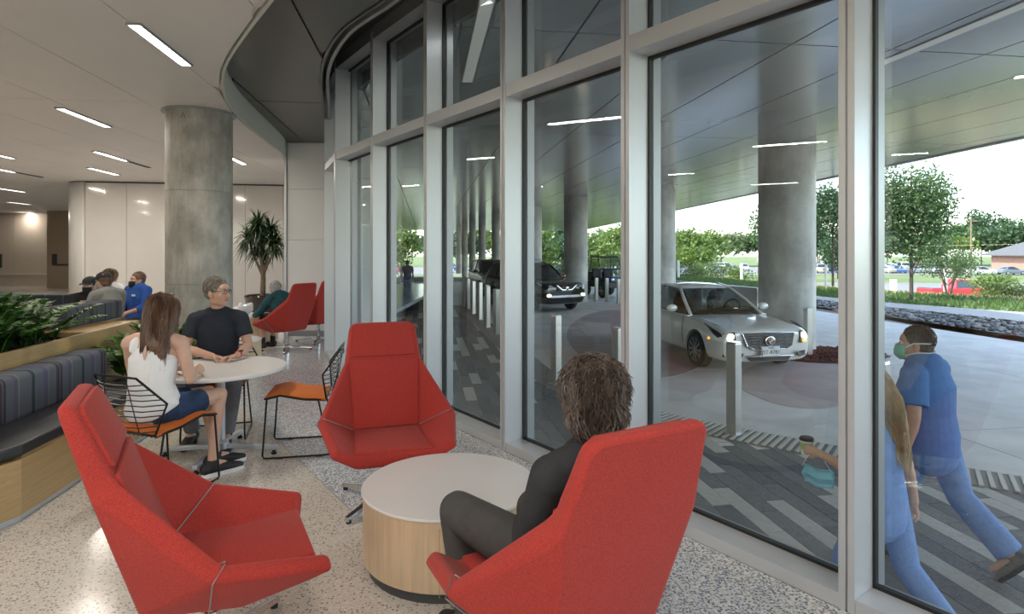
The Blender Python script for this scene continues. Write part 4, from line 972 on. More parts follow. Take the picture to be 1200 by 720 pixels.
STAND = dict(pel=(0, 0, .95), waist=(0, -.01, 1.10), chest=(0, -.01, 1.30), neck=(0, -.015, 1.46), head=(0, .015, 1.60), sh=(.185, -.015, 1.41), el=(.235, -.03, 1.12), wr=(.245, .05, .88), hip=(.09, 0, .92), kn=(.10, .02, .50), an=(.10, -.02, .09), toe=(.11, .15, .035))
SIT = dict(pel=(0, .0, .53), waist=(0, -.035, .70), chest=(0, -.03, .90), neck=(0, -.015, 1.065), head=(0, .015, 1.20), sh=(.185, -.02, 1.01), el=(.23, .06, .76), wr=(.16, .28, .70), hip=(.09, .02, .52), kn=(.115, .43, .52), an=(.11, .40, .09), toe=(.12, .55, .035))
def person(label, loc, rotz, base, ov, st):
    """st: skin, torso cloth etc.  joints ending with L/R override the mirrored default (+x is the right hand side)"""
    t = thing('person', label, 'person', loc, rotz)
    J = {}
    for k_, p in base.items():
        if k_ in ('pel', 'waist', 'chest', 'neck', 'head'): J[k_] = V(p)
        else: J[k_+'R'] = V(p); J[k_+'L'] = V((-p[0], p[1], p[2]))
    for k_, p in ov.items():
        if k_ in J: J[k_] = V(p)
    g = st.get('g', 1.0); vx = st.get('voxel', .007); sk = st['skin']; fem = st.get('fem', False)
    sdv = (J['shR']-J['shL']).normalized(); hdv = (J['hipR']-J['hipL']).normalized(); M = frame(st.get('look', (0, 1, 0)), st.get('up', (0, 0, 1)))
    hs = st.get('hs', 1.0); hc = J['head']
    tr = st.get('torso', [(.160, .115), (.142, .105), (.165, .118), (.13, .085)]); fat = st.get('fat', 1.0)
    tr = [(a*fat*g, b*fat*g) for a, b in tr]
    shm = (J['shR']+J['shL'])/2
    def torso(mb, e, top=True, hem=None):
        pts = [J['pel']+(V((0, 0, -.03)) if hem is None else V(hem)), J['pel'], J['waist'], J['chest'], shm+V((0, 0, .02))]
        rr = [(tr[0][0]+e, tr[0][1]+e), (tr[0][0]+e, tr[0][1]+e), (tr[1][0]+e, tr[1][1]+e), (tr[2][0]+e, tr[2][1]+e), (tr[3][0]+e, tr[3][1]+e)]
        mb.limb(pts, rr, sdv, 24)
        for s in 'LR':
            sg = 1 if s == 'R' else -1
            mb.limb([shm+V((0, 0, .035)), J['sh'+s].lerp(shm, .25)+V((0, 0, .012)), J['sh'+s]+V((0, 0, -.01))], [(.055*g+e), (.056*g+e), (.058*g+e)], (0, 1, 0), 14)
    b = MB(); torso(b, 0)
    b.limb([shm+V((0, 0, -.0)), J['neck'], hc+M @ V((0, -.015, -.05))], [(.068*g), (.054*g), (.052*g)], sdv, 16)
    head(b, hc, M, hs, fem)
    am = st.get('arm', 1.0)*g; lm = st.get('legm', 1.0)*g
    for s in 'LR':
        sg = 1 if s == 'R' else -1
        S, El, Wr = J['sh'+s], J['el'+s], J['wr'+s]
        b.limb([S, S.lerp(El, .35), S.lerp(El, .75), El], [.052*am, .048*am, .042*am, .038*am], (0, 1, 0), 14)
        b.limb([El, El.lerp(Wr, .3), El.lerp(Wr, .75), Wr], [.038*am, .041*am, .031*am, (.027*am, .022*am)], (0, 0, 1), 14)
        hd = st.get('hand'+s, None)
        if hd is None:
            d = (Wr-El).normalized(); hd = (d, (-sg*.8, .2, -.3), .45)
        d, pn, cu = hd; d = V(d).normalized(); pnv = (V(pn)-d*V(pn).dot(d)).normalized()
        # thumb side: for a right hand with the palm facing left and fingers down the thumb is forward
        th = -1 if s == 'R' else 1
        hand(b, Wr+d*.012, d, pnv, cu, th, .97*g if fem else g)
        H, K, A = J['hip'+s], J['kn'+s], J['an'+s]
        b.limb([H, H.lerp(K, .4), H.lerp(K, .8), K], [.088*lm, .078*lm, .062*lm, .056*lm], hdv, 16)
        kd = (K-A).normalized(); cb = (H-K).normalized(); cb = -(cb-kd*cb.dot(kd)); back = V((0, -1, 0)) if cb.length < .1 else -cb.normalized()
        b.limb([K, K.lerp(A, .3)+back*.012, K.lerp(A, .7)+back*.004, A], [.056*lm, .058*lm, .040*lm, .034*lm], hdv, 16)
        b.limb([A+V((0, 0, -.01)), A.lerp(J['toe'+s], .5)+V((0, 0, -.005)), J['toe'+s]], [.036*g, .036*g, .024*g], hdv, 12)
    blob('body', b, sk, t, vx, 3, .4)
    face_parts(t, hc, M, hs, st['hairm'], mouth='mask' not in st, eyes=st.get('eyes', True))
    e = .014
    # --- upper garment
    top = st['top']; k = MB()
    if st.get('tank'):
        k.limb([J['pel']+V(st.get('hem', (0, 0, -.03))), J['pel'], J['waist'], J['chest'], J['chest'].lerp(shm, .68)], [(tr[0][0]+.02, tr[0][1]+.02), (tr[0][0]+.014, tr[0][1]+.014), (tr[1][0]+.016, tr[1][1]+.016), (tr[2][0]+.012, tr[2][1]+.012), (tr[2][0]*.74, tr[2][1]-.008)], sdv, 24)
        for sg in (-1, 1):
            q_ = shm+sdv*sg*.080; k.limb([q_+V((0, -.068, -.05)), q_+V((0, -.062, .0)), q_+V((0, -.034, .040)), q_+V((0, .004, .054)), q_+V((0, .05, .02)), q_+V((0, .07, -.05))], [(.030, .012)]*6, sdv, 10)
    else:
        torso(k, e, hem=st.get('hem'))
        k.limb([shm+V((0, 0, .0)), J['neck']+V((0, 0, -.045))], [(.085*g), (.066*g)], sdv, 18, False)
        sl = st.get('sleeve', .55)
        for s in 'LR':
            S, El, Wr = J['sh'+s], J['el'+s], J['wr'+s]; a_ = e+.001+st.get('loose', 0)
            if sl <= 1: k.limb([S, S.lerp(El, sl*.5), S.lerp(El, sl)], [.052*am+a_, .051*am+a_, .050*am+a_+.003], (0, 1, 0), 16, 'start')
            else:
                k.limb([S, S.lerp(El, .5), El], [.056*am+a_, .050*am+a_, .044*am+a_], (0, 1, 0), 16); k.limb([El, El.lerp(Wr, .5), El.lerp(Wr, sl-1)], [.044*am+a_, .041*am+a_, .034*am+a_], (0, 0, 1), 16)
    up = blob(st.get('topname', 'shirt'), k, top, t, vx*1.1, 4, .5)
    # --- lower garment
    k = MB(); ln = st.get('legl', .97); fl_ = st.get('flare', 0.)
    k.limb([J['pel']+V((0, 0, -.06)) if base is STAND else J['pel']+V((0, .01, -.01)), J['pel'], J['pel'].lerp(J['waist'], .45)], [(tr[0][0]+.008, tr[0][1]+.008), (tr[0][0]+.010, tr[0][1]+.010), (tr[1][0]+.012, tr[1][1]+.010)], hdv, 20)
    for s in 'LR':
        H, K, A = J['hip'+s], J['kn'+s], J['an'+s]; a_ = .014
        if ln <= .5: k.limb([H, H.lerp(K, ln), H.lerp(K, ln*2)], [.096*lm+a_, .084*lm+a_, .072*lm+a_], hdv, 18, False)
        else:
            k.limb([H, H.lerp(K, .5), K], [.092*lm+a_, .078*lm+a_, .062*lm+a_], hdv, 18)
            k.limb([K, K.lerp(A, .5), K.lerp(A, (ln-.5)*2)], [.062*lm+a_, .055*lm+a_+fl_*.5, .044*lm+a_+fl_], hdv, 18, False)
    blob('shorts' if ln <= .5 else 'trousers', k, st['bottom'], t, vx*1.2, 4, .5)
    # --- shoes
    for s in 'LR':
        A, T_ = J['an'+s], J['toe'+s]; hf = (T_-A); hf.z = 0 if not st.get('tip'+s) else hf.z; hf = hf.normalized() if hf.length > 1e-4 else V((0, 1, 0)); sdx = hf.cross(V((0, 0, 1))).normalized()
        if st.get('tip'+s): up_ = sdx.cross(hf)
        else: up_ = V((0, 0, 1))
        hl = A-hf*.045; z0 = -A.z+.012 if not st.get('tip'+s) else -.075
        bs = A+up_*z0 if not st.get('tip'+s) else A+up_*z0
        k = MB(); k.limb([bs-hf*.05+up_*.045, bs+hf*.06+up_*.042, bs+hf*.15+up_*.030, bs+hf*.205+up_*.022], [(.036, .042), (.042, .040), (.046, .028), (.034, .018)], sdx, 16); k.limb([A+up_*.015, bs+up_*.045], [(.042), (.040)], sdx, 14, False)
        so_ = blob('shoe', k, st['shoe'], t, .008, 2)
        k = MB(); ring = []
        for q in range(20):
            a = 2*PI*q/20; x_ = .044*math.cos(a)*(1.05 if math.sin(a) > 0 else .9); y_ = .078+.152*math.sin(a); ring.append(bs+sdx*x_+hf*y_)
        k.add([p-up_*.012 for p in ring]+[p+up_*.016 for p in ring], [tuple(range(19, -1, -1)), tuple(range(20, 40))]+[(i, (i+1) % 20, (i+1) % 20+20, i+20) for i in range(20)]); k.obj('sole', st['sole'], so_, smooth=True, angle=50, fix=True)
    if 'mask' in st: face_mask(t, hc, M, hs, st['mask'], back_ties=st.get('ties', False))
    t['_'] = 0; del t['_']
    return t, J, M, hc, hs

def short_hair(t, hc, M, hs, m, n=700, length=.035, seed=1, lift=.35, shell=(.079, .100, .096), cut=-.03, front=.074, wid=.0016, curl=.15, nm='hair'):
    def T(p): return hc+M @ (V(p)*hs)
    k = MB(); k.ell(T((0, -.020, .042)), [q*hs for q in shell], M, 24, 16); k.ell(T((0, -.048, -.005)), [.068*hs, .062*hs, .062*hs], M, 18, 12)
    o = blob(nm, k, m, t, .006, 2)
    rs = random.Random(seed)
    def root(r):
        while True:
            v = V((r.gauss(0, 1), r.gauss(0, 1), r.gauss(0, 1))).normalized(); p = V((0, -.020, .042))+V((v.x*shell[0], v.y*shell[1], v.z*shell[2]))
            if p.z < cut or (p.y > front-.02 and p.z < .10) or (p.y > .02 and p.z < .05): continue
            return T(p), (M @ v).normalized()
    def flow(p, nrm, tt, r): 
        d = V((r.gauss(0, .3), -.4+r.gauss(0, .3), -.55)); d = M @ d; d = d-nrm*d.dot(nrm); return d.normalized()+nrm*lift*(1-tt)
    k = strands(rs, n, root, flow, lambda r, p: length*r.uniform(.6, 1.3)*hs, wid, 4, curl)
    k.obj('hair_lock', m, o, smooth=True)
    return o
def hair_mat(name, col, col2):
    m = mat(name, col, .42, var=.5, vscale=30, col2=col2, stretch=(1, 1, .25)); m.node_tree.nodes['Principled BSDF'].inputs['Specular IOR Level'].default_value = .5; return m
H_GREY = hair_mat('hair_grey_brown', (.22, .185, .155), (.11, .09, .075)); H_BROWN = hair_mat('hair_brown', (.16, .088, .052), (.06, .032, .02)); H_DARK = hair_mat('hair_dark', (.105, .076, .060), (.032, .022, .017))
H_BLACK = hair_mat('hair_black', (.03, .024, .02), (.012, .01, .009)); H_BLOND = hair_mat('hair_blond', (.42, .31, .19), (.26, .18, .105)); H_SILVER = hair_mat('hair_silver', (.42, .41, .40), (.24, .23, .22))
M_DENIM = cloth('denim', (.030, .052, .11), .5, 30); M_GREYT = cloth('grey_trousers', (.16, .16, .175)); M_WHITEC = cloth('white_cotton', (.82, .82, .83), .5, 10, .03)
M_NAVY = cloth('navy_cotton', (.026, .031, .042), .6, 10); M_SCRUB = cloth('scrub_blue', (.115, .225, .50), .7, 9); M_SCRUB2 = cloth('scrub_light_blue', (.19, .31, .60), .7, 9); M_CHAR = cloth('charcoal_knit', (.042, .044, .048), .4, 40)
M_DKGREY = cloth('dark_grey_denim', (.075, .073, .072), .4, 30); M_SHOEB = mat('shoe_black', (.018, .018, .020), .6, bump=.2, bscale=80); M_SOLEW = mat('sole_white', (.74, .74, .74), .5); M_SOLEB = mat('sole_black', (.02, .02, .02), .6)
M_MASKB = mat('mask_blue', (.30, .60, .72), .8); M_MASKG = mat('mask_green', (.22, .58, .44), .8); M_MASKK = mat('mask_black', (.012, .012, .014), .8); M_MASKW = mat('mask_white', (.82, .82, .82), .8)

def local(t_loc, rotz, p):    # world -> local of a figure
    return Matrix.Rotation(-rotz, 3, 'Z') @ (V(p)-V(t_loc))

# ---- person in navy tee at the dining table
rz = face_rot(FM); L0 = (CM[0], CM[1], 0)
def Lm(p): return local(L0, rz, p)
hR = Lm(V((-2.465, 4.925, .728))); hL = Lm(V((-2.285, 4.955, .728)))
st = dict(skin=SK2, hairm=H_GREY, top=M_NAVY, bottom=M_GREYT, shoe=M_SHOEB, sole=M_SOLEB, voxel=.0055, sleeve=.62, loose=.0, look=Matrix.Rotation(math.radians(62), 3, 'Z') @ V((0, 1, 0)), hs=1.04,
    handR=((-.80, .55, -.10), (.3, .3, -.85), 1.0), handL=((.80, .5, -.10), (-.3, .3, -.85), 1.0), legl=.97, arm=1.0, fat=1.0)
t, J, M, hc, hs = person('person in navy tee and glasses sitting behind the white dining table', L0, rz, SIT,
    dict(head=(0, .035, 1.238), neck=(0, -.01, 1.085), shR=(.180, -.015, 1.005), shL=(-.180, -.015, 1.005), chest=(0, -.03, .91), elR=(.245, .05, .765), elL=(-.25, .04, .765), wrR=hR, wrL=hL, knR=(.19, .40, .52), knL=(-.17, .42, .52), anR=(.16, .20, .09), anL=(-.12, .34, .09), toeR=(.18, .35, .035), toeL=(-.13, .49, .035)), st)
short_hair(t, hc, M, hs, H_GREY, 1300, .022, 3, .25)
def glasses(t, hc, M, hs):
    def T(x, y, z): return hc+M @ (V((x, y, z))*hs)
    k = MB()
    for s in (-1, 1):
        ring = [T(s*.033+.023*math.cos(a)*1.08, .099-.006*abs(s*.033+.023*math.cos(a))/.05, .008+.017*math.sin(a)) for a in [2*PI*i/14 for i in range(15)]]; k.tube(ring, .0019, 5)
        k.tube([T(s*.057, .093, .014), T(s*.077, .05, .014), T(s*.082, -.005, .012)], .0022, 5)
    k.tube([T(-.009, .1, .012), T(.009, .1, .012)], .002, 5); o = k.obj('glasses', M_RUB, t, smooth=True)
glasses(t, hc, M, hs)
k = MB(); w = J['wrL']; d = (J['elL']-w).normalized(); k.limb([w+d*.03, w+d*.055], [(.034, .029)]*2, (0, 0, 1), 18, False); wt = k.obj('watch_strap', mat('watch_red', (.55, .04, .03), .5), t, smooth=True)
k = MB(); k.box(w+d*.042+V((-.02, .0, .028)), (.034, .036, .012)); k.obj('watch_case', M_RUB, wt, bevel=.004)
# ---- person in white tank top, back to us
rz = face_rot(FW); L0 = (CW[0], CW[1], 0)
def Lm(p): return local(L0, rz, p)
st = dict(skin=SK1, hairm=H_BROWN, top=M_WHITEC, bottom=M_DENIM, shoe=M_SHOEB, sole=M_SOLEW, voxel=.0055, fem=True, tank=True, g=.90, look=Matrix.Rotation(math.radians(28), 3, 'Z') @ V((0, 1, -.05)), hs=.98, legl=.32, torso=[(.185, .125), (.140, .105), (.160, .112), (.125, .08)], hem=(0, -.02, .02), legm=1.0,
    handR=((-.35, .9, .05), (-.7, -.1, -.5), 1.1), handL=((.2, .9, .0), (.6, .2, -.5), .6))
t, J, M, hc, hs = person('person in white tank top and denim shorts sitting with back to us', L0, rz, SIT,
    dict(pel=(0, -.05, .55), waist=(0, -.08, .71), chest=(0, -.06, .88), neck=(0, -.03, 1.03), head=(0, .01, 1.17), shR=(.148, .02, .99), shL=(-.148, -.12, .99), hipR=(.09, -.02, .535), hipL=(-.09, -.02, .535),
         elR=(.19, .06, .735), elL=(-.25, -.02, .745), wrR=(.03, .235, .75), wrL=(-.17, .20, .75), knR=(.125, .36, .565), knL=(-.03, .40, .555), anR=(.14, .28, .10), anL=(.02, .42, .10), toeR=(.19, .42, .035), toeL=(.07, .56, .035)), st)
# long brown hair
def long_hair(t, hc, M, hs, m, drop, n, seed, wid=.0022, back=.10):
    def T(p): return hc+M @ (V(p)*hs)
    k = MB(); k.ell(T((0, -.018, .045)), [.084*hs, .105*hs, .096*hs], M, 24, 16)
    k.limb([T((0, -.045, .03)), T((0, -.072, -.06)), T((0, -.07-back*.5, -drop*.50)), T((0, -.07-back, -drop*.80)), T((0, -.07-back, -drop))], [(.082, .07), (.092, .062), (.088, .045), (.070, .028), (.04, .012)], M @ V((1, 0, 0)), 20)
    o = blob('hair', k, m, t, .007, 3)
    rs = random.Random(seed)
    def root(r):
        while True:
            v = V((r.gauss(0, 1), r.gauss(0, 1), r.gauss(0, 1))).normalized(); p = V((0, -.018, .045))+V((v.x*.085, v.y*.106, v.z*.097))
            if p.z < .0 or (p.y > .05 and p.z < .1): continue
            return T(p), (M @ v).normalized()
    dn = M @ V((0, 0, -1)); bk = M @ V((0, -1, 0)); rt = M @ V((1, 0, 0))
    def flow(p, nrm, tt, r):
        q = M.transposed() @ ((p-hc)/hs)
        if q.z > -.03 and (q.x/.09)**2+((q.y+.018)/.11)**2+((q.z-.045)/.1)**2 < 1.35:
            v = V((q.x/.085**2, (q.y+.018)/.106**2, (q.z-.045)/.097**2)).normalized()
            d = V((q.x*2.5, -.45, -.8)); d = d-v*d.dot(v); return (M @ (d.normalized()+v*.05))
        return dn*1.0+bk*((.10+back*3.2) if q.y > -.08-back else -.05)+rt*(-q.x*(1.2 if abs(q.x) > .08 else .3))+rt*r.gauss(0, .10)
    k = strands(rs, n, root, flow, lambda r, p: (drop+.12+ (hc.z*0)+.05*r.random())*hs*r.uniform(.75, 1.1), wid, 12, .12)
    k.obj('hair_lock', m, o, smooth=True)
long_hair(t, hc, M, hs, H_BROWN, .265, 1500, 5, back=.055)
bq = V((.42, -.91, 0)); k = MB(); k.limb([J['chest']+bq*.118+V((0, 0, .015)), J['chest']+bq*.113+V((0, 0, .055)), J['chest']+bq*.100+V((0, 0, .10))], [(.004, .004), (.013, .005), (.005, .004)], (.91, .42, 0), 8); k.obj('keyhole_skin', SK1, t, smooth=True)

# ---- curly-haired person in the near red chair
rz = face_rot(F_R); L0 = (CH_R[0]+.025, CH_R[1]+.01, 0)
st = dict(skin=SK3, hairm=H_DARK, top=M_CHAR, topname='jumper', bottom=M_DKGREY, shoe=M_SHOEB, sole=M_SOLEB, voxel=.0065, sleeve=1.92, look=(.50, .87, -.10), hs=1.05, eyes=True, fat=1.0)
t, J, M, hc, hs = person('curly-haired person in charcoal jumper in the near red lounge chair', L0, rz, SIT,
    dict(pel=(0, .04, .50), waist=(.01, -.045, .64), chest=(.02, -.12, .80), neck=(.025, -.125, .955), head=(.03, -.095, 1.10), shR=(.20, -.13, .885), shL=(-.155, -.115, .875), elR=(.25, .0, .64), elL=(-.185, -.03, .625), wrR=(.12, .22, .58), wrL=(-.06, .20, .585), hipR=(.09, .08, .505), hipL=(-.09, .08, .505), knR=(.14, .46, .50), knL=(-.20, .50, .545), anR=(.16, .52, .10), anL=(-.16, .46, .10), toeR=(.17, .67, .035), toeL=(-.18, .61, .035)), st)
def curly(t, hc, M, hs, m):
    def T(p): return hc+M @ (V(p)*hs)
    k = MB(); k.ell(T((0, -.018, .040)), [.094*hs, .112*hs, .098*hs], M, 24, 16); k.ell(T((0, -.062, -.025)), [.080*hs, .062*hs, .068*hs], M, 18, 12)
    o = blob('hair', k, m, t, .007, 2)
    rs = random.Random(11)
    def root(r):
        while True:
            v = V((r.gauss(0, 1), r.gauss(0, 1), r.gauss(0, 1))).normalized()
            if r.random() < .72: p = V((0, -.018, .040))+V((v.x*.094, v.y*.112, v.z*.098))
            else: p = V((0, -.062, -.025))+V((v.x*.080, v.y*.062, v.z*.068))
            if p.y > .03 and p.z < .08: continue
            if p.z < -.085 or (p.z < -.02 and p.y > -.01): continue
            return T(p), (M @ v).normalized()
    cw = M @ V((0, -.55, -.83))
    def flow(p, nrm, tt, r):
        d = cw+M @ V((r.gauss(0, .35), r.gauss(0, .25), r.gauss(0, .25))); d = d-nrm*d.dot(nrm)*.9; return d.normalized()+nrm*(.55-.75*tt)
    k = strands(rs, 3200, root, flow, lambda r, p: r.uniform(.055, .095), .0019, 7, .55)
    k.obj('hair_lock', m, o, smooth=True)
curly(t, hc, M, hs, H_DARK)

# ---- elderly person in the red chair by the pier
rz = face_rot(F_F); L0 = (CH_F[0], CH_F[1], 0)
M_TEAL = cloth('teal_check', (.030, .105, .125), .4, 60, .3)
st = dict(skin=SK3, hairm=H_SILVER, top=M_TEAL, bottom=M_MASKK, shoe=M_SHOEB, sole=M_SOLEB, voxel=.011, sleeve=1.9, look=(.25, 1, -.25), legl=.45, mask=M_MASKW, fat=1.1)
t, J, M, hc, hs = person('grey-haired person in teal checked shirt and mask in the red chair by the pier', L0, rz, SIT, dict(pel=(0, .04, .50), waist=(0, .07, .62), chest=(0, .15, .77), neck=(0, .22, .88), head=(0, .28, .965), shR=(.18, .17, .84), shL=(-.18, .17, .84), elR=(.24, .30, .62), elL=(-.25, .32, .62), wrR=(.2, .48, .56), wrL=(-.22, .50, .55), knR=(.12, .47, .50), knL=(-.12, .47, .50), anR=(.12, .50, .09), anL=(-.12, .44, .09), toeR=(.13, .65, .035), toeL=(-.13, .59, .035)), st)
short_hair(t, hc, M, hs, H_SILVER, 500, .035, 8, .4, shell=(.085, .106, .100), curl=.5)
for s in 'LR':
    k = MB(); A = J['an'+s]; k.limb([A+V((0, 0, -.02)), A+V((0, -.005, .10))], [.040, .043], seg=12, round_ends=False); k.obj('sock', M_MASKK, t, smooth=True)

# ---- seated group at the back
def rf(fx_, fy_): return face_rot((fx_, fy_))
def back_person(label, loc, f, st, ov=None, z=0.):
    b = dict(voxel=.011, shoe=M_SHOEB, sole=M_SOLEB); b.update(st); o = dict(ov or {})
    return person(label, (*loc, z), face_rot(f), SIT, o, b)
t, J, M, hc, hs = back_person('person in grey shirt and black cap with blue mask on the back bench', (-5.46, 8.05), (-.95, .3), dict(skin=SK2, hairm=H_BROWN, top=cloth('grey_shirt', (.23, .23, .21)), bottom=M_DKGREY, mask=M_MASKB, sleeve=1.9, look=(.1, 1, -.15), hs=1.05), dict(head=(0, .06, 1.17), neck=(0, .02, 1.04)))
short_hair(t, hc, M, hs, H_BROWN, 300, .03, 21)
def cap(t, hc, M, hs, m):
    def T(p): return hc+M @ (V(p)*hs)
    k = MB(); rows = []
    for i in range(8):
        th = PI/2*i/7; rows.append([T((.090*math.cos(th)*math.cos(a), -.012+.112*math.cos(th)*math.sin(a), .052+.088*math.sin(th))) for a in [2*PI*q/24 for q in range(24)]])
    k.grid(rows, True); o = k.obj('cap', m, t, smooth=True, fix=True)
    k = MB(); r1 = [T((.080*math.sin(a), .075+.03*math.cos(a), .055)) for a in np.linspace(-1.3, 1.3, 11)]; r2 = [T((.082*math.sin(a), .10+.085*math.cos(a), .047-.01*abs(a))) for a in np.linspace(-1.3, 1.3, 11)]
    k.grid([r1, r2]); v_ = k.obj('cap_brim', m, o, fix=True); s = v_.modifiers.new('s', 'SOLIDIFY'); s.thickness = .004
    return o
c_ = cap(t, hc, M, hs, M_MASKK)
for (x_, z_, m_) in ((-.055, .095, M_MASKW), (-.075, .10, mat('cap_orange', (.7, .12, .02), .6))):
    k = MB(); k.ell(hc+M @ V((-.086 if m_ is M_MASKW else -.05, .03 if m_ is M_MASKW else -.08, z_)), (.012, .018, .012), M, 10, 6); k.obj('cap_patch', m_, c_, smooth=True)
t, J, M, hc, hs = back_person('person in black jacket and black mask reclining on the back bench', (-6.05, 8.55), (.55, -.83), dict(skin=SK2, hairm=H_BLACK, top=cloth('black_jacket', (.018, .018, .020)), bottom=M_MASKK, mask=M_MASKK, sleeve=1.9, look=(.5, 1, -.1)), dict(pel=(0, .05, .52), chest=(0, -.10, .82), waist=(0, -.02, .66), neck=(0, -.12, .97), head=(0, -.10, 1.09), shR=(.19, -.11, .92), shL=(-.19, -.11, .92), elR=(.28, .02, .70), elL=(-.25, .05, .68)))
short_hair(t, hc, M, hs, H_BLACK, 200, .02, 22); cap(t, hc, M, hs, M_MASKK)
for x_, m_ in ((.07, mat('badge_red', (.6, .2, .18), .5)), (-.07, M_MASKW)):
    k = MB(); k.box(J['chest']+V((x_, .128, .05)), (.07, .012, .045)); k.obj('badge', m_, t)
t, J, M, hc, hs = back_person('person in bright blue polo and black mask on the back bench', (-5.62, 8.95), (-.35, -.94), dict(skin=SK3, hairm=H_BROWN, top=cloth('royal_blue', (.035, .10, .36)), bottom=M_DKGREY, mask=M_MASKK, sleeve=1.3, look=(.25, 1, -.05), fat=1.1), dict(pel=(0, .02, .52), neck=(0, -.03, 1.03), head=(0, -.01, 1.155)))
short_hair(t, hc, M, hs, H_BROWN, 200, .012, 23, .2)
k = MB(); k.box(J['chest']+V((-.07, .140, .04)), (.06, .014, .025)); k.obj('badge', M_MASKW, t)
t, J, M, hc, hs = back_person('person with brown hair and white top with back turned on the back bench', (-6.55, 9.75), (.15, .99), dict(skin=SK1, hairm=H_BROWN, top=M_WHITEC, bottom=M_DENIM, sleeve=.6, fem=True, g=.9), dict(pel=(0, .0, .55), head=(0, .01, 1.17), neck=(0, -.02, 1.04)))
long_hair(t, hc, M, hs, H_BROWN, .2, 250, 25, .004)

# ---- outside: two people in scrubs walking past, one far walker
def cuff(): pass
PM_ = (2.90, 4.08, GO); MS = .925
rz = face_rot((-.62, .78))
st = dict(skin=SK2, hairm=H_DARK, top=M_SCRUB, topname='scrub_top', bottom=M_SCRUB2, shoe=mat('clog_grey', (.12, .12, .11), .6), sole=M_SOLEB, voxel=.0065, sleeve=.72, loose=.016, look=(-.32, 1, .0), mask=M_MASKG, ties=True, hem=(0, 0, -.13), flare=.03, fat=1.42, legm=1.18, arm=1.15, hs=1.10, tipR=True,
    handL=((.05, .15, -1), (.9, .1, 0), .8), handR=((.0, .3, -1), (-.9, .1, 0), .8))
t, J, M, hc, hs = person('person in blue scrubs with green mask walking past outside', PM_, rz, STAND,
    dict(pel=(0, .04, .96), waist=(0, .05, 1.11), chest=(0, .07, 1.31), neck=(0, .09, 1.475), head=(0, .135, 1.615), shR=(.21, .06, 1.42), shL=(-.21, .08, 1.42), elL=(-.30, .05, 1.13), wrL=(-.30, .11, .875), elR=(.24, .10, 1.14), wrR=(.22, .28, .95),
         knL=(-.09, .22, .53), anL=(-.08, .24, .10), toeL=(-.09, .39, .05), knR=(.09, -.12, .52), anR=(.10, -.42, .20), toeR=(.10, -.31, .07), hipR=(.09, .02, .93), hipL=(-.09, .05, .93)), st)
short_hair(t, hc, M, hs, H_DARK, 900, .018, 31, .2)
k = MB(); w = J['wrL']; d = (J['elL']-w).normalized(); k.limb([w+d*.02, w+d*.045], [.033]*2, (0, 1, 0), 16, False); k.obj('watch', M_RUB, t, smooth=True)
k = MB(); k.box(J['chest']+V((-.10, .125, .05)), (.05, .012, .02)); k.obj('pen', M_MASKW, t)
k = MB(); p = J['wrR']; 
k.box(V((0, 0, 0)), (.30, .22, .006)); cb = k.obj('clipboard', mat('clipboard_clear', (.70, .80, .80), .1), None, bevel=.002)
tag(cb, 'pale clipboard held at the hip by the person in blue scrubs', 'clipboard')
t.scale = (MS, MS, MS); cb.location = Matrix.Translation(V(PM_)) @ Matrix.Rotation(rz, 4, 'Z') @ V((.16, .36, .82)); cb.rotation_euler = (math.radians(6), 0, rz)

st = dict(skin=SK1, hairm=H_BLOND, top=M_SCRUB2, topname='scrub_top', bottom=M_SCRUB2, shoe=M_SHOEB, sole=M_SOLEW, voxel=.0065, sleeve=.55, loose=.012, look=(-.15, 1, -.1), fem=True, g=.93, hem=(0, 0, -.14), flare=.02, torso=[(.195, .145), (.175, .13), (.180, .135), (.135, .09)], tipR=True,
    handL=((.0, 1, .12), (.95, .0, 0), 1.15), handR=((.15, .35, -.9), (-.9, .1, 0), .25))
rz2 = face_rot((-.66, .75)); PW = (2.0, 3.22, GO); WS = .90
t, J, M, hc, hs = person('person in light blue scrubs with long blond hair behind the mullion outside', PW, rz2, STAND,
    dict(pel=(0, .03, .93), waist=(0, .04, 1.08), chest=(0, .05, 1.25), neck=(0, .06, 1.40), head=(0, .10, 1.53), shR=(.172, .04, 1.35), shL=(-.172, .06, 1.35), elL=(-.22, .06, 1.08), wrL=(-.19, .28, 1.14), elR=(.22, -.06, 1.08), wrR=(.235, -.10, .85),
         knL=(-.085, .18, .52), anL=(-.08, .18, .10), toeL=(-.09, .33, .05), knR=(.085, -.10, .50), anR=(.09, -.36, .18), toeR=(.09, -.25, .06)), st)
long_hair(t, hc, M, hs, H_BLOND, .33, 1500, 33, back=.10)
glasses(t, hc, M, hs)
t.scale = (WS, WS, WS); Mw = Matrix.Translation(V(PW)) @ Matrix.Rotation(rz2, 4, 'Z') @ Matrix.Scale(WS, 4)
wl_ = J['wrL']
cu = thing('coffee_cup', 'paper coffee cup with black lid held by the person in light scrubs', 'cup', Mw @ (wl_+V((.035, .10, -.035))))
k = MB(); k.lathe([(.028, 0), (.037, .085)], 24); k.obj('cup_body', mat('cup_white', (.7, .72, .68), .6), cu, smooth=True)
k = MB(); k.lathe([(.0325, .03), (.0365, .07)], 24, c=(0, 0, .001)); k.obj('cup_band', mat('cup_green', (.45, .55, .22), .6), cu, smooth=True)
k = MB(); k.lathe([(.039, .083), (.039, .093), (.034, .096), (.033, .1)], 24); k.obj('lid', M_RUB, cu, smooth=True)
mk = thing('spare_mask', 'loose light blue face mask hanging from the wrist of the person in scrubs', 'mask', Mw @ (wl_+V((-.01, .02, -.14))), rz2)
rows = [[V((.02*math.cos(i*.9)+.012*math.sin(j*1.7), lerp(-.085, .085, i/8)*(1-.12*abs(j-3)/3), lerp(-.05, .05, j/6))) for j in range(7)] for i in range(9)]
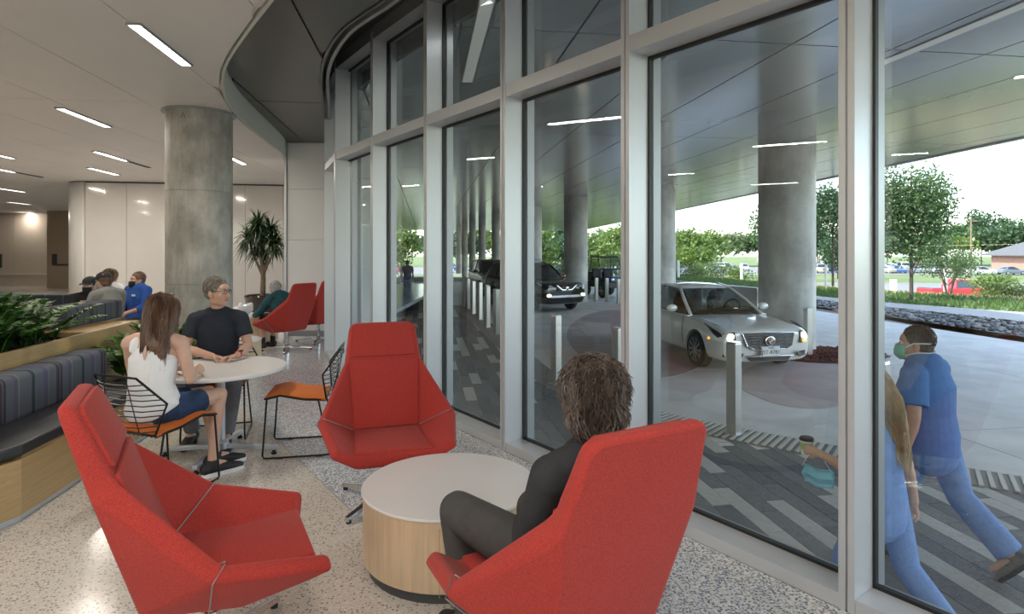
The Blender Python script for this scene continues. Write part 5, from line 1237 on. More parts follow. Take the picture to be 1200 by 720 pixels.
k = MB(); k.grid(rows); o = k.obj('mask_cloth', M_MASKB, mk, smooth=True); s = o.modifiers.new('s', 'SOLIDIFY'); s.thickness = .003
k = MB(); k.tube([V((0, -.08, .04)), V((.01, -.03, .10)), V((.03, .02, .13)), V((.0, .05, .10)), V((0, .08, .04))], .0022, 5); k.obj('ear_loop', M_MASKW, mk, smooth=True)

st = dict(skin=SK2, hairm=H_BROWN, top=cloth('slate_shirt', (.10, .12, .15)), bottom=cloth('khaki', (.42, .36, .28)), shoe=M_SHOEB, sole=M_SOLEB, voxel=.013, sleeve=.6, look=(0, 1, 0), fat=1.1)
t, J, M, hc, hs = person('far person in dark shirt and khaki trousers walking away under the canopy', (-4.60, 26.3, GO), face_rot((-.15, 1)), STAND, dict(knL=(-.09, .12, .50), knR=(.09, .0, .50), anR=(.09, -.14, .12)), st)
short_hair(t, hc, M, hs, H_BROWN, 150, .02, 41)
# ================================================================ VEHICLES (local +y = forward, origin on the ground under the middle)
M_PEARL = mat('car_pearl', (.78, .77, .73), .22, metal=.15, coat=1.0); M_CARBLACK = mat('car_black', (.012, .013, .016), .15, coat=1.0); M_CARBROWN = mat('car_brown', (.10, .085, .065), .25, metal=.3, coat=1.0)
M_TYRE = mat('tyre', (.018, .018, .018), .8); M_RIM = mat('rim_alloy', (.62, .63, .65), .25, metal=.9); M_DKGL = mat('dark_glass', (.012, .016, .018), .05, coat=1.0); M_CARGL = glass_mat('car_glass', (.62, .70, .66)); M_TRIMB = mat('car_trim_black', (.015, .015, .016), .35)
M_HEAD = mat('headlight', (.9, .9, .88), .12, metal=.6); M_LAMPON = mat('headlight_on', (1, .9, .7), .3, emit=(1, .80, .50), estr=6.); M_AMBER = mat('amber_lamp', (.8, .22, .02), .3, emit=(1, .28, .03), estr=1.2); M_TAIL = mat('tail_lamp', (.35, .01, .01), .2)
M_INT = mat('car_interior', (.03, .03, .032), .8); M_GBAR = mat('grille_bar_grey', (.16, .16, .165), .35, metal=.7); M_GRILL = mat('grille_dark', (.035, .036, .038), .35, metal=.6)
SEDAN = dict(L=4.6, wb=(1.45, -1.33), wr=.325, belt=.90,
    st=[(2.31, .74, .78, .25, .70), (2.30, .78, .82, .22, .74), (2.20, .85, .885, .20, .785), (1.95, .885, .91, .19, .825), (1.45, .89, .91, .19, .875), (.95, .885, .90, .19, .918), (.55, .885, .895, .19, .925), (-.2, .885, .895, .19, .935), (-.9, .885, .90, .19, .95), (-1.4, .88, .90, .20, .985), (-1.9, .85, .88, .22, 1.0), (-2.2, .78, .82, .28, .99), (-2.30, .66, .72, .36, .93)],
    fb=(1.02, .76, .905), rf=(.22, .565, 1.36), rm=(-.30, .60, 1.425), rr=(-.98, .54, 1.345), rb=(-1.72, .70, .98), dv=(-.36,), )
SUV = dict(L=4.7, wb=(1.42, -1.38), wr=.37, belt=1.06,
    st=[(2.35, .66, .72, .40, .86), (2.31, .78, .84, .30, .96), (2.18, .86, .90, .27, 1.03), (1.9, .90, .93, .26, 1.07), (1.42, .91, .935, .26, 1.10), (.95, .91, .93, .26, 1.13), (.4, .91, .925, .26, 1.13), (-.4, .91, .925, .26, 1.14), (-1.2, .91, .925, .27, 1.15), (-1.8, .90, .91, .30, 1.15), (-2.2, .86, .87, .36, 1.13), (-2.35, .80, .82, .42, 1.08)],
    fb=(1.05, .80, 1.10), rf=(.35, .64, 1.62), rm=(-.3, .67, 1.70), rr=(-1.85, .62, 1.64), rb=(-2.25, .74, 1.12), dv=(-.3, -1.3))
def wheel(parent, x, y, r, w=.21, spokes=10, detail=True):
    s = 1 if x > 0 else -1
    k = MB(); k.lathe([(r*.64, -w*.3), (r*.66, -w/2), (r*.90, -w/2), (r, -w*.32), (r, w*.32), (r*.90, w/2), (r*.66, w/2), (r*.64, w*.3)], 36, axis='x', caps=False); wh = k.obj('wheel', M_TYRE, parent, smooth=True, loc=(x-s*w*.35, y, r))
    k = MB(); k.lathe([(r*.69, s*w*.40), (r*.72, s*w*.50), (r*.64, s*w*.50), (r*.62, s*w*.15)], 36, axis='x', caps=False)
    k.lathe([(r*.13, s*w*.30), (r*.13, s*w*.46), (r*.05, s*w*.48)], 16, axis='x')
    for i in range(spokes):
        a = 2*PI*i/spokes; d = V((0, math.cos(a), math.sin(a))); o_ = V((s*w*.40, 0, 0)); k.beam(o_+d*r*.10, o_+V((s*w*.03, 0, 0))+d*r*.67, r*.10, .03, (1, 0, 0))
    k.obj('rim', M_RIM, wh, smooth=True, angle=30, fix=True)
    k = MB(); k.lathe([(r*.63, s*w*.1), (r*.01, s*w*.1)], 24, axis='x'); k.obj('brake', M_TRIMB, wh)
    return wh
def car(label, loc, fwd, spec, paint, front='cross', cat='car', group=None, opaque=True, detail=2):
    t = thing('car', label, cat, loc, face_rot(fwd), group); S = spec; g = detail >= 2
    rows = []
    for (y, wl, wm, zl, zt) in S['st']:
        zs = lerp(zl, zt, .62); zc = zt
        half = [(0, zl), (wl*.82, zl), (wl*.97, zl+.05), (wm, lerp(zl, zt, .30)), (wm*1.005, zs), (wm*.985, lerp(zs, zc, .45)), (wm*.93, zc-.035), (wm*.84, zc-.003), (wm*.45, zc+.012), (0, zc+.016)]
        rows.append([(x, y, z) for x, z in half]+[(-x, y, z) for x, z in reversed(half[1:-1])])
    k = MB(); k.grid(rows, True); m = len(rows[0]); k.f.append(tuple(range(m))); k.mi.append(0); k.f.append(tuple(range((len(rows)-1)*m+m-1, (len(rows)-1)*m-1, -1))); k.mi.append(0)
    body = k.obj('body', paint, t, fix=True)
    if g:
        sb = body.modifiers.new('sub', 'SUBSURF'); sb.levels = sb.render_levels = 2
        cut = MB()
        for y in S['wb']: 
            for s in (-1, 1): cut.lathe([(S['wr']*1.13, s*.60), (S['wr']*1.13, s*1.2)] if s > 0 else [(S['wr']*1.13, -1.2), (S['wr']*1.13, -.60)], 40, c=(0, y, S['wr']), axis='x')
        co = cut.obj('cut', paint, None, fix=True); co.parent = t
        bo = body.modifiers.new('bo', 'BOOLEAN'); bo.object = co; bo.solver = 'EXACT'
        bpy.context.view_layer.update(); me = bpy.data.meshes.new_from_object(body.evaluated_get(bpy.context.evaluated_depsgraph_get())); body.modifiers.clear(); body.data = me; bpy.data.objects.remove(co)
    body.data.shade_smooth(); body.data.set_sharp_from_angle(angle=math.radians(38))
    FB, RF, RM, RR, RB = S['fb'], S['rf'], S['rm'], S['rr'], S['rb']
    def pt(q, s): return V((s*q[1], q[0], q[2]))
    # roof
    rows = []
    for q, hw_, cr in ((RF, RF[1], .03), (((RF[0]+RM[0])/2, (RF[1]+RM[1])/2, (RF[2]+RM[2])/2+.015), 0, .035), (RM, RM[1], .035), (((RM[0]+RR[0])/2, (RM[1]+RR[1])/2, (RM[2]+RR[2])/2+.02), 0, .035), (RR, RR[1], .03)):
        rows.append([(q[1]*x, q[0]+.06*(1-x*x)*(1 if q is RF else (-1 if q is RR else 0)), q[2]+cr*(1-x*x)) for x in np.linspace(-1, 1, 9)])
    k = MB(); k.grid(rows); ro = k.obj('roof', paint, t, smooth=True, angle=180, fix=True); so_ = ro.modifiers.new('s', 'SOLIDIFY'); so_.thickness = .03; so_.offset = -1
    gl = M_DKGL if opaque else M_CARGL
    def gridglass(name, a, b, c, d, bulge, n=7):
        rws = []
        for i in range(n):
            u = i/(n-1); r_ = []
            for j in range(n):
                w_ = j/(n-1); p = a.lerp(b, w_).lerp(d.lerp(c, w_), u); p = p+V(bulge)*(1-(2*w_-1)**2)*(.6+.4*math.sin(PI*u)); r_.append(p)
            rws.append(r_)
        kk = MB(); kk.grid(rws); return kk.obj(name, gl, t, smooth=True, angle=180, fix=True)
    gridglass('windshield', pt(FB, -1), pt(FB, 1), pt(RF, 1), pt(RF, -1), (0, .10, .03))
    gridglass('rear_window', pt(RB, -1), pt(RB, 1), pt(RR, 1), pt(RR, -1), (0, -.07, .03))
    by = S['belt']+.02
    for s in (-1, 1):
        sw = .825 if spec is SEDAN else .865
        a = V((s*sw, FB[0]-.12, by)); b = V((s*sw, RB[0]+.35, by+.04)); c = V((s*(RR[1]+.02), RR[0]+.05, RR[2]-.005)); m_ = V((s*(RM[1]+.01), RM[0], RM[2]-.02)); d = V((s*(RF[1]+.02), RF[0]-.05, RF[2]-.02))
        k = MB(); e1 = a.lerp(b, .5); k.add([a, e1, b, c, m_, d], [(0, 1, 4, 5), (1, 2, 3, 4)]); k.obj('side_window', gl, t, fix=True)
        k = MB(); k.limb([pt(FB, s), pt(FB, s).lerp(pt(RF, s), .5)+V((s*.015, 0, .012)), pt(RF, s)], [(.035, .03)]*3, (1, 0, 0), 10); k.limb([pt(RF, s), pt(RM, s), pt(RR, s)], [(.03, .028)]*3, (1, 0, 0), 10)
        k.obj('pillar', paint, t, smooth=True)
        cw_ = V((s*(sw-.02), RB[0]+.34, by+.03)); k = MB(); k.add([b, V((s*.80, RB[0]-.05, RB[2]-.01)), pt(RB, s), pt(RR, s), c], [(0, 1, 2, 3, 4)]); cp = k.obj('rear_pillar', paint, t, fix=True); q = cp.modifiers.new('s', 'SOLIDIFY'); q.thickness = .03; q.offset = 0
        for y in S['dv']:
            p0 = V((s*(sw+.004), y, by+.01)); p1 = V((s*(RM[1]+.016), y-.03, RM[2]-.03)); k = MB(); k.limb([p0, p0.lerp(p1, .5)+V((s*.012, 0, 0)), p1], [(.012, .038)]*3, (1, 0, 0), 8); k.obj('door_pillar', M_TRIMB, t, smooth=True)
        # shoulder deck between body and window line
        k = MB(); k.limb([V((s*.80, y, z)) for y, z in ((FB[0], by-.03), (0, by-.025), (RB[0], by+.02))], [(.075, .022)]*3, (1, 0, 0), 10); k.obj('belt_line', paint, t, smooth=True)
    k = MB(); k.add([(-.78, FB[0]-.05, by-.01), (.78, FB[0]-.05, by-.01), (.74, RB[0]+.1, by+.01), (-.74, RB[0]+.1, by+.01)], [(0, 1, 2, 3)]); k.obj('cabin_floor', M_INT, t)
    for x in (-1, 1):
        for y in S['wb']: wheel(t, x*.885 if spec is SEDAN else x*.91, y, S['wr'], detail=g)
    fy = S['st'][0][0]; zt = S['st'][0][4]; w0 = S['st'][0][2]
    if not g: return t
    # doors and handles
    for s in (-1, 1):
        for y0 in (.98, -.20, -1.25 if spec is SEDAN else -1.32):
            k = MB(); wv = .905 if spec is SEDAN else .938; k.limb([V((s*wv*.93, y0, .27)), V((s*(wv+.004), y0-.01, .45)), V((s*(wv+.008), y0-.03, .66)), V((s*wv*.95, y0-.05, by-.03))], [(.004, .006)]*4, (1, 0, 0), 6); k.obj('door_gap', M_TRIMB, t)
        for y0 in (-.05, -1.08):
            k = MB(); k.limb([V((s*.918, y0, .775)), V((s*.932, y0-.09, .78)), V((s*.918, y0-.18, .785))], [(.012, .014)]*3, (0, 0, 1), 8); k.obj('door_handle', paint if spec is SEDAN else M_CHROME, t, smooth=True)
        k = MB(); k.ell((s*1.00, .72, by+.10), (.115, .055, .075)); mi = k.obj('mirror', paint, t, smooth=True)
        k = MB(); k.limb([V((s*.86, .72, by+.03)), V((s*.95, .72, by+.07))], [.025, .02], seg=8); k.obj('mirror_arm', M_TRIMB, mi, smooth=True)
    return t
# --- white sedan
CF = V((4.44, 10.39, GO)); ch_ = V((.20, -.98, 0)).normalized(); cc = CF-ch_*2.3
sd = car('white sedan with lit headlights stopped under the canopy', (cc.x, cc.y, GO+.006), ch_, SEDAN, M_PEARL, opaque=False)
def fz(z): return z
k = MB(); pts = [(-.50, 2.325, .715), (.50, 2.325, .715), (.43, 2.36, .50), (.30, 2.37, .44), (-.30, 2.37, .44), (-.43, 2.36, .50)]
k.add([V(p) for p in pts]+[V(p)-V((0, .10, 0)) for p in pts], [(0, 1, 2, 3, 4, 5), (11, 10, 9, 8, 7, 6)]+[(i, (i+1) % 6, (i+1) % 6+6, i+6) for i in range(6)]); gr_ = k.obj('grille', M_GRILL, sd, fix=True)
k = MB(); 
for a, b in zip(pts, pts[1:]+pts[:1]): k.limb([V(a)+V((0, .005, 0)), V(b)+V((0, .005, 0))], [.013, .013], seg=8)
k.obj('grille_frame', M_CHROME, gr_, smooth=True)
for i in range(5):
    z = .675-.047*i; w = interp(z, [.44, .50, .70], [.30, .43, .50])-.015; k = MB(); k.limb([V((-w, 2.368, z)), V((w, 2.368, z))], [(.010, .007)]*2, (0, 1, 0), 6); k.obj('grille_bar', M_GBAR, gr_, smooth=True)
for x in (-.34, -.2, -.07, .07, .2, .34):
    k = MB(); k.limb([V((x, 2.362, .68)), V((x*.9, 2.372, .47))], [.005]*2, seg=6); k.obj('grille_bar', M_GBAR, gr_, smooth=True)
# wreath and shield badge
k = MB(); k.ell((0, 2.385, .585), (.098, .012, .088), seg=28); em = k.obj('badge', M_CHROME, sd, smooth=True)
k = MB(); k.ell((0, 2.391, .585), (.078, .012, .070), seg=28); k.obj('badge_field', M_GRILL, em, smooth=True)
shd = [(-.050, .05), (.050, .05), (.046, -.005), (.026, -.040), (0, -.056), (-.026, -.040), (-.046, -.005)]
def plate(pl, y, th, m, par, nm):
    k = MB(); n = len(pl); k.add([(x, y, .585+z) for x, z in pl]+[(x, y+th, .585+z) for x, z in pl], [tuple(range(n)), tuple(range(2*n-1, n-1, -1))]+[(i, (i+1) % n, (i+1) % n+n, i+n) for i in range(n)]); return k.obj(nm, m, par, fix=True)
plate(shd, 2.394, .014, M_CHROME, em, 'shield')
for q, m in (([(-.042, .043), (-.002, .043), (-.002, .005), (-.042, .005)], mat('badge_gold', (.55, .40, .12), .3, metal=.8)), ([(.002, .043), (.042, .043), (.042, .005), (.002, .005)], mat('badge_red2', (.45, .03, .04), .3)), ([(-.040, -.002), (-.002, -.002), (-.002, -.046), (-.024, -.034)], mat('badge_blue', (.05, .08, .30), .3)), ([(.002, -.002), (.040, -.002), (.024, -.034), (.002, -.046)], mat('badge_gold', (.5, .4, .1), .3))): plate(q, 2.404, .008, m, em, 'badge_field')
k = MB(); k.box((0, 2.395, .405), (.34, .02, .16)); lp = k.obj('licence_plate', mat('plate_white', (.80, .80, .78), .4), sd, bevel=.006)
k = MB(); k.box((0, 2.383, .405), (.37, .02, .19)); k.obj('plate_frame', M_CHROME, lp, bevel=.008)
def text(body, size, loc, rot, m, parent, name='lettering', ext=.002, align='CENTER'):
    cu_ = bpy.data.curves.new(name, 'FONT'); cu_.body = body; cu_.size = size; cu_.extrude = ext; cu_.align_x = align; cu_.align_y = 'CENTER'; cu_.materials.append(m)
    tmp = bpy.data.objects.new('tmp', cu_); COL.objects.link(tmp); bpy.context.view_layer.update(); me = bpy.data.meshes.new_from_object(tmp.evaluated_get(bpy.context.evaluated_depsgraph_get())); bpy.data.objects.remove(tmp)
    o = bpy.data.objects.new(name, me); COL.objects.link(o); o.parent = parent; o.location = loc; o.rotation_euler = rot; return o
text('JST-K7812'[:3]+'-'+'8781', .095, (0, 2.407, .393), (PI/2, 0, PI), mat('plate_ink', (.03, .035, .06), .5), lp)
text('TEXAS', .036, (0, 2.407, .466), (PI/2, 0, PI), mat('plate_ink2', (.08, .09, .25), .5), lp)
for s in (-1, 1):
    # tall headlights sweeping back over the wings
    fr = [(s*.58, 2.31, .52), (s*.74, 2.25, .53), (s*.78, 2.19, .70), (s*.60, 2.28, .735)]
    sw_ = [(s*.78, 2.19, .70), (s*.74, 2.25, .53), (s*.85, 2.06, .68), (s*.85, 1.86, .795), (s*.82, 1.70, .83)]
    k = MB(); k.add([V(p)+V((s*.035, .035, .01)) for p in fr], [(0, 1, 2, 3)]); k.add([V(p)+V((s*.055, .03, .01)) for p in sw_], [(0, 1, 2), (0, 2, 3), (0, 3, 4)]); hl = k.obj('headlight', M_TRIMB, sd, fix=True); q = hl.modifiers.new('s', 'SOLIDIFY'); q.thickness = .02; q.offset = 0
    k = MB(); k.ell((s*.70, 2.315, .665), (.052, .03, .050)); k.obj('lamp_bulb', M_LAMPON, hl, smooth=True)
    k = MB(); k.ell((s*.700, 2.312, .560), (.058, .022, .024)); k.obj('turn_lamp', M_AMBER, hl, smooth=True)
    k = MB(); k.ell((s*.695, 2.305, .625), (.075, .034, .090)); k.obj('lens', glass_mat('lens_clear', (.92, .94, .95)), hl, smooth=True)
    k = MB(); k.ell((s*.905, 1.93, .60), (.010, .04, .022)); k.obj('side_marker', M_AMBER, sd, smooth=True)
    v_ = [(s*.48, 2.335, .385), (s*.78, 2.20, .400), (s*.80, 2.185, .315), (s*.52, 2.325, .30)]
    k = MB(); k.add([V(p)+V((s*.035, .062, 0)) for p in v_], [(0, 1, 2, 3)]); vv = k.obj('bumper_vent', M_GRILL, sd, fix=True); q = vv.modifiers.new('s', 'SOLIDIFY'); q.thickness = .02; q.offset = 0
    for x0, x1 in ((.20, .34),): 
        k = MB(); k.limb([V((s*.22, 2.30, .752)), V((s*.34, 1.7, .875)), V((s*.42, 1.1, .945))], [(.006, .004)]*3, (1, 0, 0), 6); k.obj('hood_crease', M_PEARL, sd, smooth=True)
    k = MB(); k.limb([V((s*.70, 2.1, .79)), V((s*.78, 1.6, .868)), V((s*.80, 1.1, .905))], [(.004, .004)]*3, (1, 0, 0), 6); k.obj('hood_gap', M_TRIMB, sd, smooth=True)
v_ = [(-.42, 2.37, .315), (.42, 2.37, .315), (.36, 2.37, .245), (-.36, 2.37, .245)]
k = MB(); k.add([V(p) for p in v_]+[V(p)-V((0, .08, 0)) for p in v_], [(0, 1, 2, 3), (7, 6, 5, 4), (0, 1, 5, 4), (2, 3, 7, 6), (1, 2, 6, 5), (3, 0, 4, 7)]); k.obj('lower_grille', M_GRILL, sd, fix=True)
k = MB(); k.limb([V((-.45, 2.385, .325)), V((.45, 2.385, .325))], [(.012, .010)]*2, (0, 0, 1), 8); k.obj('lower_chrome', M_CHROME, sd, smooth=True)
k = MB(); k.limb([V((-.66, 1.0, .935)), V((0, 1.09, .945)), V((.66, 1.0, .935))], [(.03, .012)]*3, (0, 1, 0), 8); k.obj('cowl', M_TRIMB, sd, smooth=True)
for s in (-1, 1):
    k = MB(); k.limb([V((s*.38, .02, .93)), V((s*.38, -.06, 1.08)), V((s*.38, -.10, 1.16))], [(.22, .06), (.20, .055), (.15, .04)], (1, 0, 0), 16); se = k.obj('seat', M_INT if s < 0 else mat('seat_red', (.20, .015, .02), .8), sd, smooth=True)
    k = MB(); k.ell((s*.38, -.10, 1.22), (.12, .05, .09)); k.obj('headrest', M_INT if s < 0 else mat('seat_red', (.20, .015, .02), .8), se, smooth=True)
k = MB(); k.limb([V((-.68, .82, .935)), V((0, .86, .95)), V((.68, .82, .935))], [(.11, .05)]*3, (0, 1, 0), 12); k.obj('dashboard', M_INT, sd, smooth=True)
k = MB(); ring = [V((-.38+.17*math.cos(a), .58+.05*math.sin(a), 1.0+.16*math.sin(a))) for a in [2*PI*i/20 for i in range(21)]]; k.tube(ring, .014, 8); k.obj('steering_wheel', M_TRIMB, sd, smooth=True)
# driver, seen through the windscreen (driver's seat at local -x)
dl = Matrix.Translation(sd.location) @ Matrix.Rotation(sd.rotation_euler.z, 4, 'Z') @ V((-.38, .10, .36))
st = dict(skin=SK2, hairm=H_BLACK, top=cloth('driver_white', (.55, .60, .62)), bottom=M_MASKK, shoe=M_SHOEB, sole=M_SOLEB, voxel=.012, sleeve=.6, look=(.5, 1, 0), fem=True, g=.86, hs=.96)
t, J, M, hc, hs = person('driver with dark hair and blue headband in the white sedan', dl, sd.rotation_euler.z, SIT, dict(pel=(0, 0, .26), waist=(0, -.03, .42), chest=(0, -.04, .58), neck=(0, -.02, .73), head=(0, .02, .86), shR=(.17, -.03, .69), shL=(-.17, -.03, .69), elR=(.2, .15, .56), elL=(-.2, .15, .56), wrR=(.10, .36, .63), wrL=(-.10, .36, .63), hipR=(.08, .02, .26), hipL=(-.08, .02, .26), knR=(.1, .36, .28), knL=(-.1, .36, .28), anR=(.1, .55, 0), anL=(-.1, .55, 0), toeR=(.1, .68, -.04), toeL=(-.1, .68, -.04)), st)
short_hair(t, hc, M, hs, H_BLACK, 300, .06, 51)
k = MB(); k.limb([hc+M @ V((.086*math.sin(a), -.012+.106*math.cos(a), .065)) for a in np.linspace(-2.2, 2.2, 13)], [(.005, .018)]*13, V((0, 0, 1)), 8); k.obj('headband', mat('band_blue', (.05, .25, .55), .7), t, smooth=True)

# --- black and brown vehicles behind the pillars
bk_ = car('black crossover partly hidden by a mullion, amber front light on', (.72, 22.9, GO), (.50, -.866), SUV, M_CARBLACK, opaque=True)
for s in (-1, 1):
    k = MB(); k.add([(s*.50, 2.36, .88), (s*.74, 2.28, .86), (s*.90, 2.02, .95), (s*.88, 1.80, 1.02), (s*.62, 2.33, .95)], [(0, 1, 4), (1, 2, 4), (2, 3, 4)]); hl = k.obj('headlight', M_HEAD, bk_, fix=True); q = hl.modifiers.new('s', 'SOLIDIFY'); q.thickness = .05; q.offset = 0
    k = MB(); k.ell((s*.72, 2.36, .60), (.085, .03, .05)); k.obj('fog_lamp', M_LAMPON, bk_, smooth=True)
k = MB(); k.box((0, 2.37, .83), (.8, .04, .16)); k.obj('grille', M_GRILL, bk_, bevel=.02)
k = MB(); k.limb([V((-.42, 2.40, .95)), V((-.2, 2.41, .78)), V((.2, 2.41, .78)), V((.42, 2.40, .95))], [(.012, .03)]*4, (0, 1, 0), 8); k.obj('grille_chrome', M_CHROME, bk_, smooth=True)
k = MB(); k.ell((0, 2.42, .84), (.07, .015, .07)); k.obj('badge', M_CHROME, bk_, smooth=True)
k = MB(); k.box((0, 2.36, .56), (1.3, .03, .10)); k.obj('bumper_strip', M_RIM, bk_, bevel=.02)
bn = car('brown vehicle with one headlight lit behind the far bollards', (-.95, 29.5, GO), (.25, -.97), SUV, M_CARBROWN, opaque=True)
for s in (-1, 1):
    k = MB(); k.ell((s*.68, 2.30, .84), (.13, .06, .08)); k.obj('headlight', M_LAMPON if s < 0 else M_HEAD, bn, smooth=True)
k = MB(); k.box((0, 2.36, .80), (.8, .04, .22)); k.obj('grille', M_GRILL, bn, bevel=.02)

# --- utility cart with roll cage
ut = thing('utility_cart', 'dark blue utility cart with roll cage behind three bollards', 'cart', (4.45, 28.2, GO), face_rot((.35, -.94)))
k = MB(); k.prism([(-.62, -1.2), (.62, -1.2), (.62, .5), (.50, 1.15), (-.50, 1.15), (-.62, .5)], .45, .72); k.obj('chassis', M_TRIMB, ut, bevel=.03)
k = MB(); k.prism([(-.55, .5), (.55, .5), (.46, 1.2), (-.46, 1.2)], .70, .98); k.obj('hood', mat('cart_blue', (.03, .06, .14), .35), ut, bevel=.06)
k = MB(); k.box((0, -.85, .95), (1.2, .75, .42)); k.obj('cargo_bed', M_TRIMB, ut, bevel=.03)
for s in (-1, 1):
    k = MB(); k.box((s*.3, -.15, .86), (.5, .5, .12)); k.box((s*.3, -.38, 1.08), (.5, .12, .45)); k.obj('seat', M_INT, ut, bevel=.03)
    k = MB(); k.tube([V((s*.58, .55, .75)), V((s*.55, .40, 1.35)), V((s*.52, .15, 1.85)), V((s*.52, -.50, 1.85)), V((s*.58, -.62, .75))], .025, 8); k.obj('cage_bar', M_TRIMB, ut, smooth=True)
    k = MB(); k.ell((s*.34, 1.20, .84), (.09, .03, .06)); k.obj('headlight', M_HEAD, ut, smooth=True)
    for y in (-.85, .85): wheel(ut, s*.72, y, .33, .24, 6)
for y, z in ((.15, 1.85), (-.5, 1.85), (.42, 1.3)):
    k = MB(); k.tube([V((-.53, y, z)), V((.53, y, z))], .025, 8); k.obj('cage_bar', M_TRIMB, ut, smooth=True)
k = MB(); k.box((0, -.17, 1.885), (1.1, .75, .03)); k.obj('roof_panel', M_TRIMB, ut, bevel=.01)

# --- parked cars of the far lot and the red pickup
protos = {}
cols = dict(white=(.75, .75, .74), silver=(.48, .49, .51), black=(.02, .02, .022), grey=(.16, .165, .17), blue=(.04, .08, .22), red=(.40, .02, .025), tan=(.42, .36, .27))
def parked(px, y, colr, spec, fwd, label):
    key = (colr, spec is SEDAN)
    x = (px-600)/FPX*y
    if key not in protos:
        protos[key] = car(label, (x, y, -2.57), fwd, spec, mat('paint_'+colr, cols[colr], .25, metal=.2, coat=1.0), detail=1); t = protos[key]
    else:
        t = copy_tree(protos[key]); t.location = (x, y, -2.57); t.rotation_euler.z = face_rot(fwd); t['label'] = label
    t['group'] = 'cars parked in the far lot'
    return t
kinds = ['white', 'silver', 'black', 'grey', 'blue', 'white', 'silver', 'red', 'tan']
ordw = ['first', 'second', 'third', 'fourth', 'fifth', 'sixth', 'seventh', 'eighth', 'ninth', 'tenth', 'eleventh', 'twelfth', 'thirteenth', 'fourteenth', 'fifteenth', 'sixteenth', 'seventeenth', 'eighteenth', 'nineteenth', 'twentieth']
rs = random.Random(4); cnt = {}
for row, (y, pxs) in enumerate(((112, [442, 464, 524, 638, 659, 696, 716, 800, 818, 838, 860, 962, 978, 1034, 1052, 1070, 1086, 1106, 1150, 1184]), (126, [455, 530, 646, 662, 705, 722, 792, 812, 830, 850, 872, 966, 984, 1030, 1045, 1060, 1076, 1092]), (142, [642, 660, 712, 795, 822, 846, 958, 974, 1038, 1056, 1080]))):
    for i, px in enumerate(pxs):
        c = kinds[rs.randrange(len(kinds))]; sp = SEDAN if rs.random() < .55 else SUV; n = cnt.get((row, c), 0); cnt[(row, c)] = n+1
        side = px > 1120
        parked(px, y-(8 if side else 0), c, sp, (1, .1) if side and row == 0 else (rs.choice((-.3, .3)), -1), f"{c} {'saloon' if sp is SEDAN else 'tall car'} in the far lot, {['near', 'middle', 'back'][row]} row, {ordw[n]} {c} one from the left")
pk = thing('pickup_truck', 'red pickup truck on the road beyond the grass verge', 'truck', (37.2, 50.0, -2.6), face_rot((1, .05)))
M_PR = mat('pickup_red', (.55, .02, .03), .3, coat=.8)
k = MB(); k.prism([(-.92, -2.8), (.92, -2.8), (.95, 2.0), (.80, 2.85), (-.80, 2.85), (-.95, 2.0)], .45, 1.08); k.obj('body', M_PR, pk, bevel=.06)
k = MB(); rows = [[(x*w, y, z) for x in (-1, 1)] for (y, w, z) in ((1.35, .80, 1.08), (.75, .68, 1.82), (-.55, .68, 1.85), (-.75, .80, 1.08))]; k.grid(rows); k.f += [(0, 2, 4, 6), (7, 5, 3, 1)]; k.mi += [0, 0]; k.obj('cab', M_PR, pk, fix=True)
for s in (-1, 1):
    k = MB(); k.add([(s*.81, 1.10, 1.12), (s*.70, .70, 1.72), (s*.70, -.45, 1.74), (s*.81, -.60, 1.12)], [(0, 1, 2, 3)]); q = k.obj('side_window', M_DKGL, pk, fix=True); q.modifiers.new('s', 'SOLIDIFY').thickness = .02
    for y in (1.75, -1.75): wheel(pk, s*.95, y, .40, .26, 6)
k = MB(); k.box((0, -1.8, 1.10), (1.6, 1.8, .06)); k.obj('bed_liner', M_TRIMB, pk)
# ================================================================ PLANTS, TREES, FAR BUILDINGS
def leafmat(n, c, tr=.25, rough=.45):
    m = mat(n, c, rough, var=.45, vscale=3.0); b = m.node_tree.nodes['Principled BSDF']; b.inputs['Transmission Weight'].default_value = 0; b.inputs['Subsurface Weight'].default_value = 0
    t, N, L = nodes_of(m); out = N['Material Output']; tl = N.new('ShaderNodeBsdfTranslucent'); tl.inputs[0].default_value = (*[min(1, x*1.5) for x in c], 1); mx = N.new('ShaderNodeMixShader'); mx.inputs[0].default_value = tr
    L.new(b.outputs[0], mx.inputs[1]); L.new(tl.outputs[0], mx.inputs[2]); L.new(mx.outputs[0], out.inputs[0]); return m
LF_ZZ = leafmat('zz_leaf', (.05, .135, .025), .15, .42); LF_ZZ2 = leafmat('zz_leaf_pale', (.10, .23, .04), .18, .42); ST_ZZ = mat('zz_stem', (.07, .13, .03), .5); ST_Y = mat('sans_yellow', (.40, .38, .08), .5)
LF_DR = leafmat('dracaena_leaf', (.022, .048, .016), .1, .3); BARK = mat('bark_brown', (.20, .15, .10), .9, var=.4, vscale=20, bump=.5, bscale=60); BARKD = mat('bark_dark', (.085, .07, .055), .9, var=.4, vscale=12)
def leaf(k, base, d, nrm, l, w, bend=.25):
    d = d.normalized(); s = d.cross(nrm).normalized(); n = s.cross(d)
    p = [base, base+d*l*.45+n*l*.06, base+d*l-n*l*bend*.4]; m = base+d*l*.42
    k.add([p[0], m+s*w+n*w*.35, p[1], m-s*w+n*w*.35, base+d*l*.78+s*w*.55-n*l*.08, base+d*l*.78-s*w*.55-n*l*.08, p[2]], [(0, 1, 2), (0, 2, 3), (1, 4, 2), (2, 5, 3), (4, 6, 2), (2, 6, 5)])
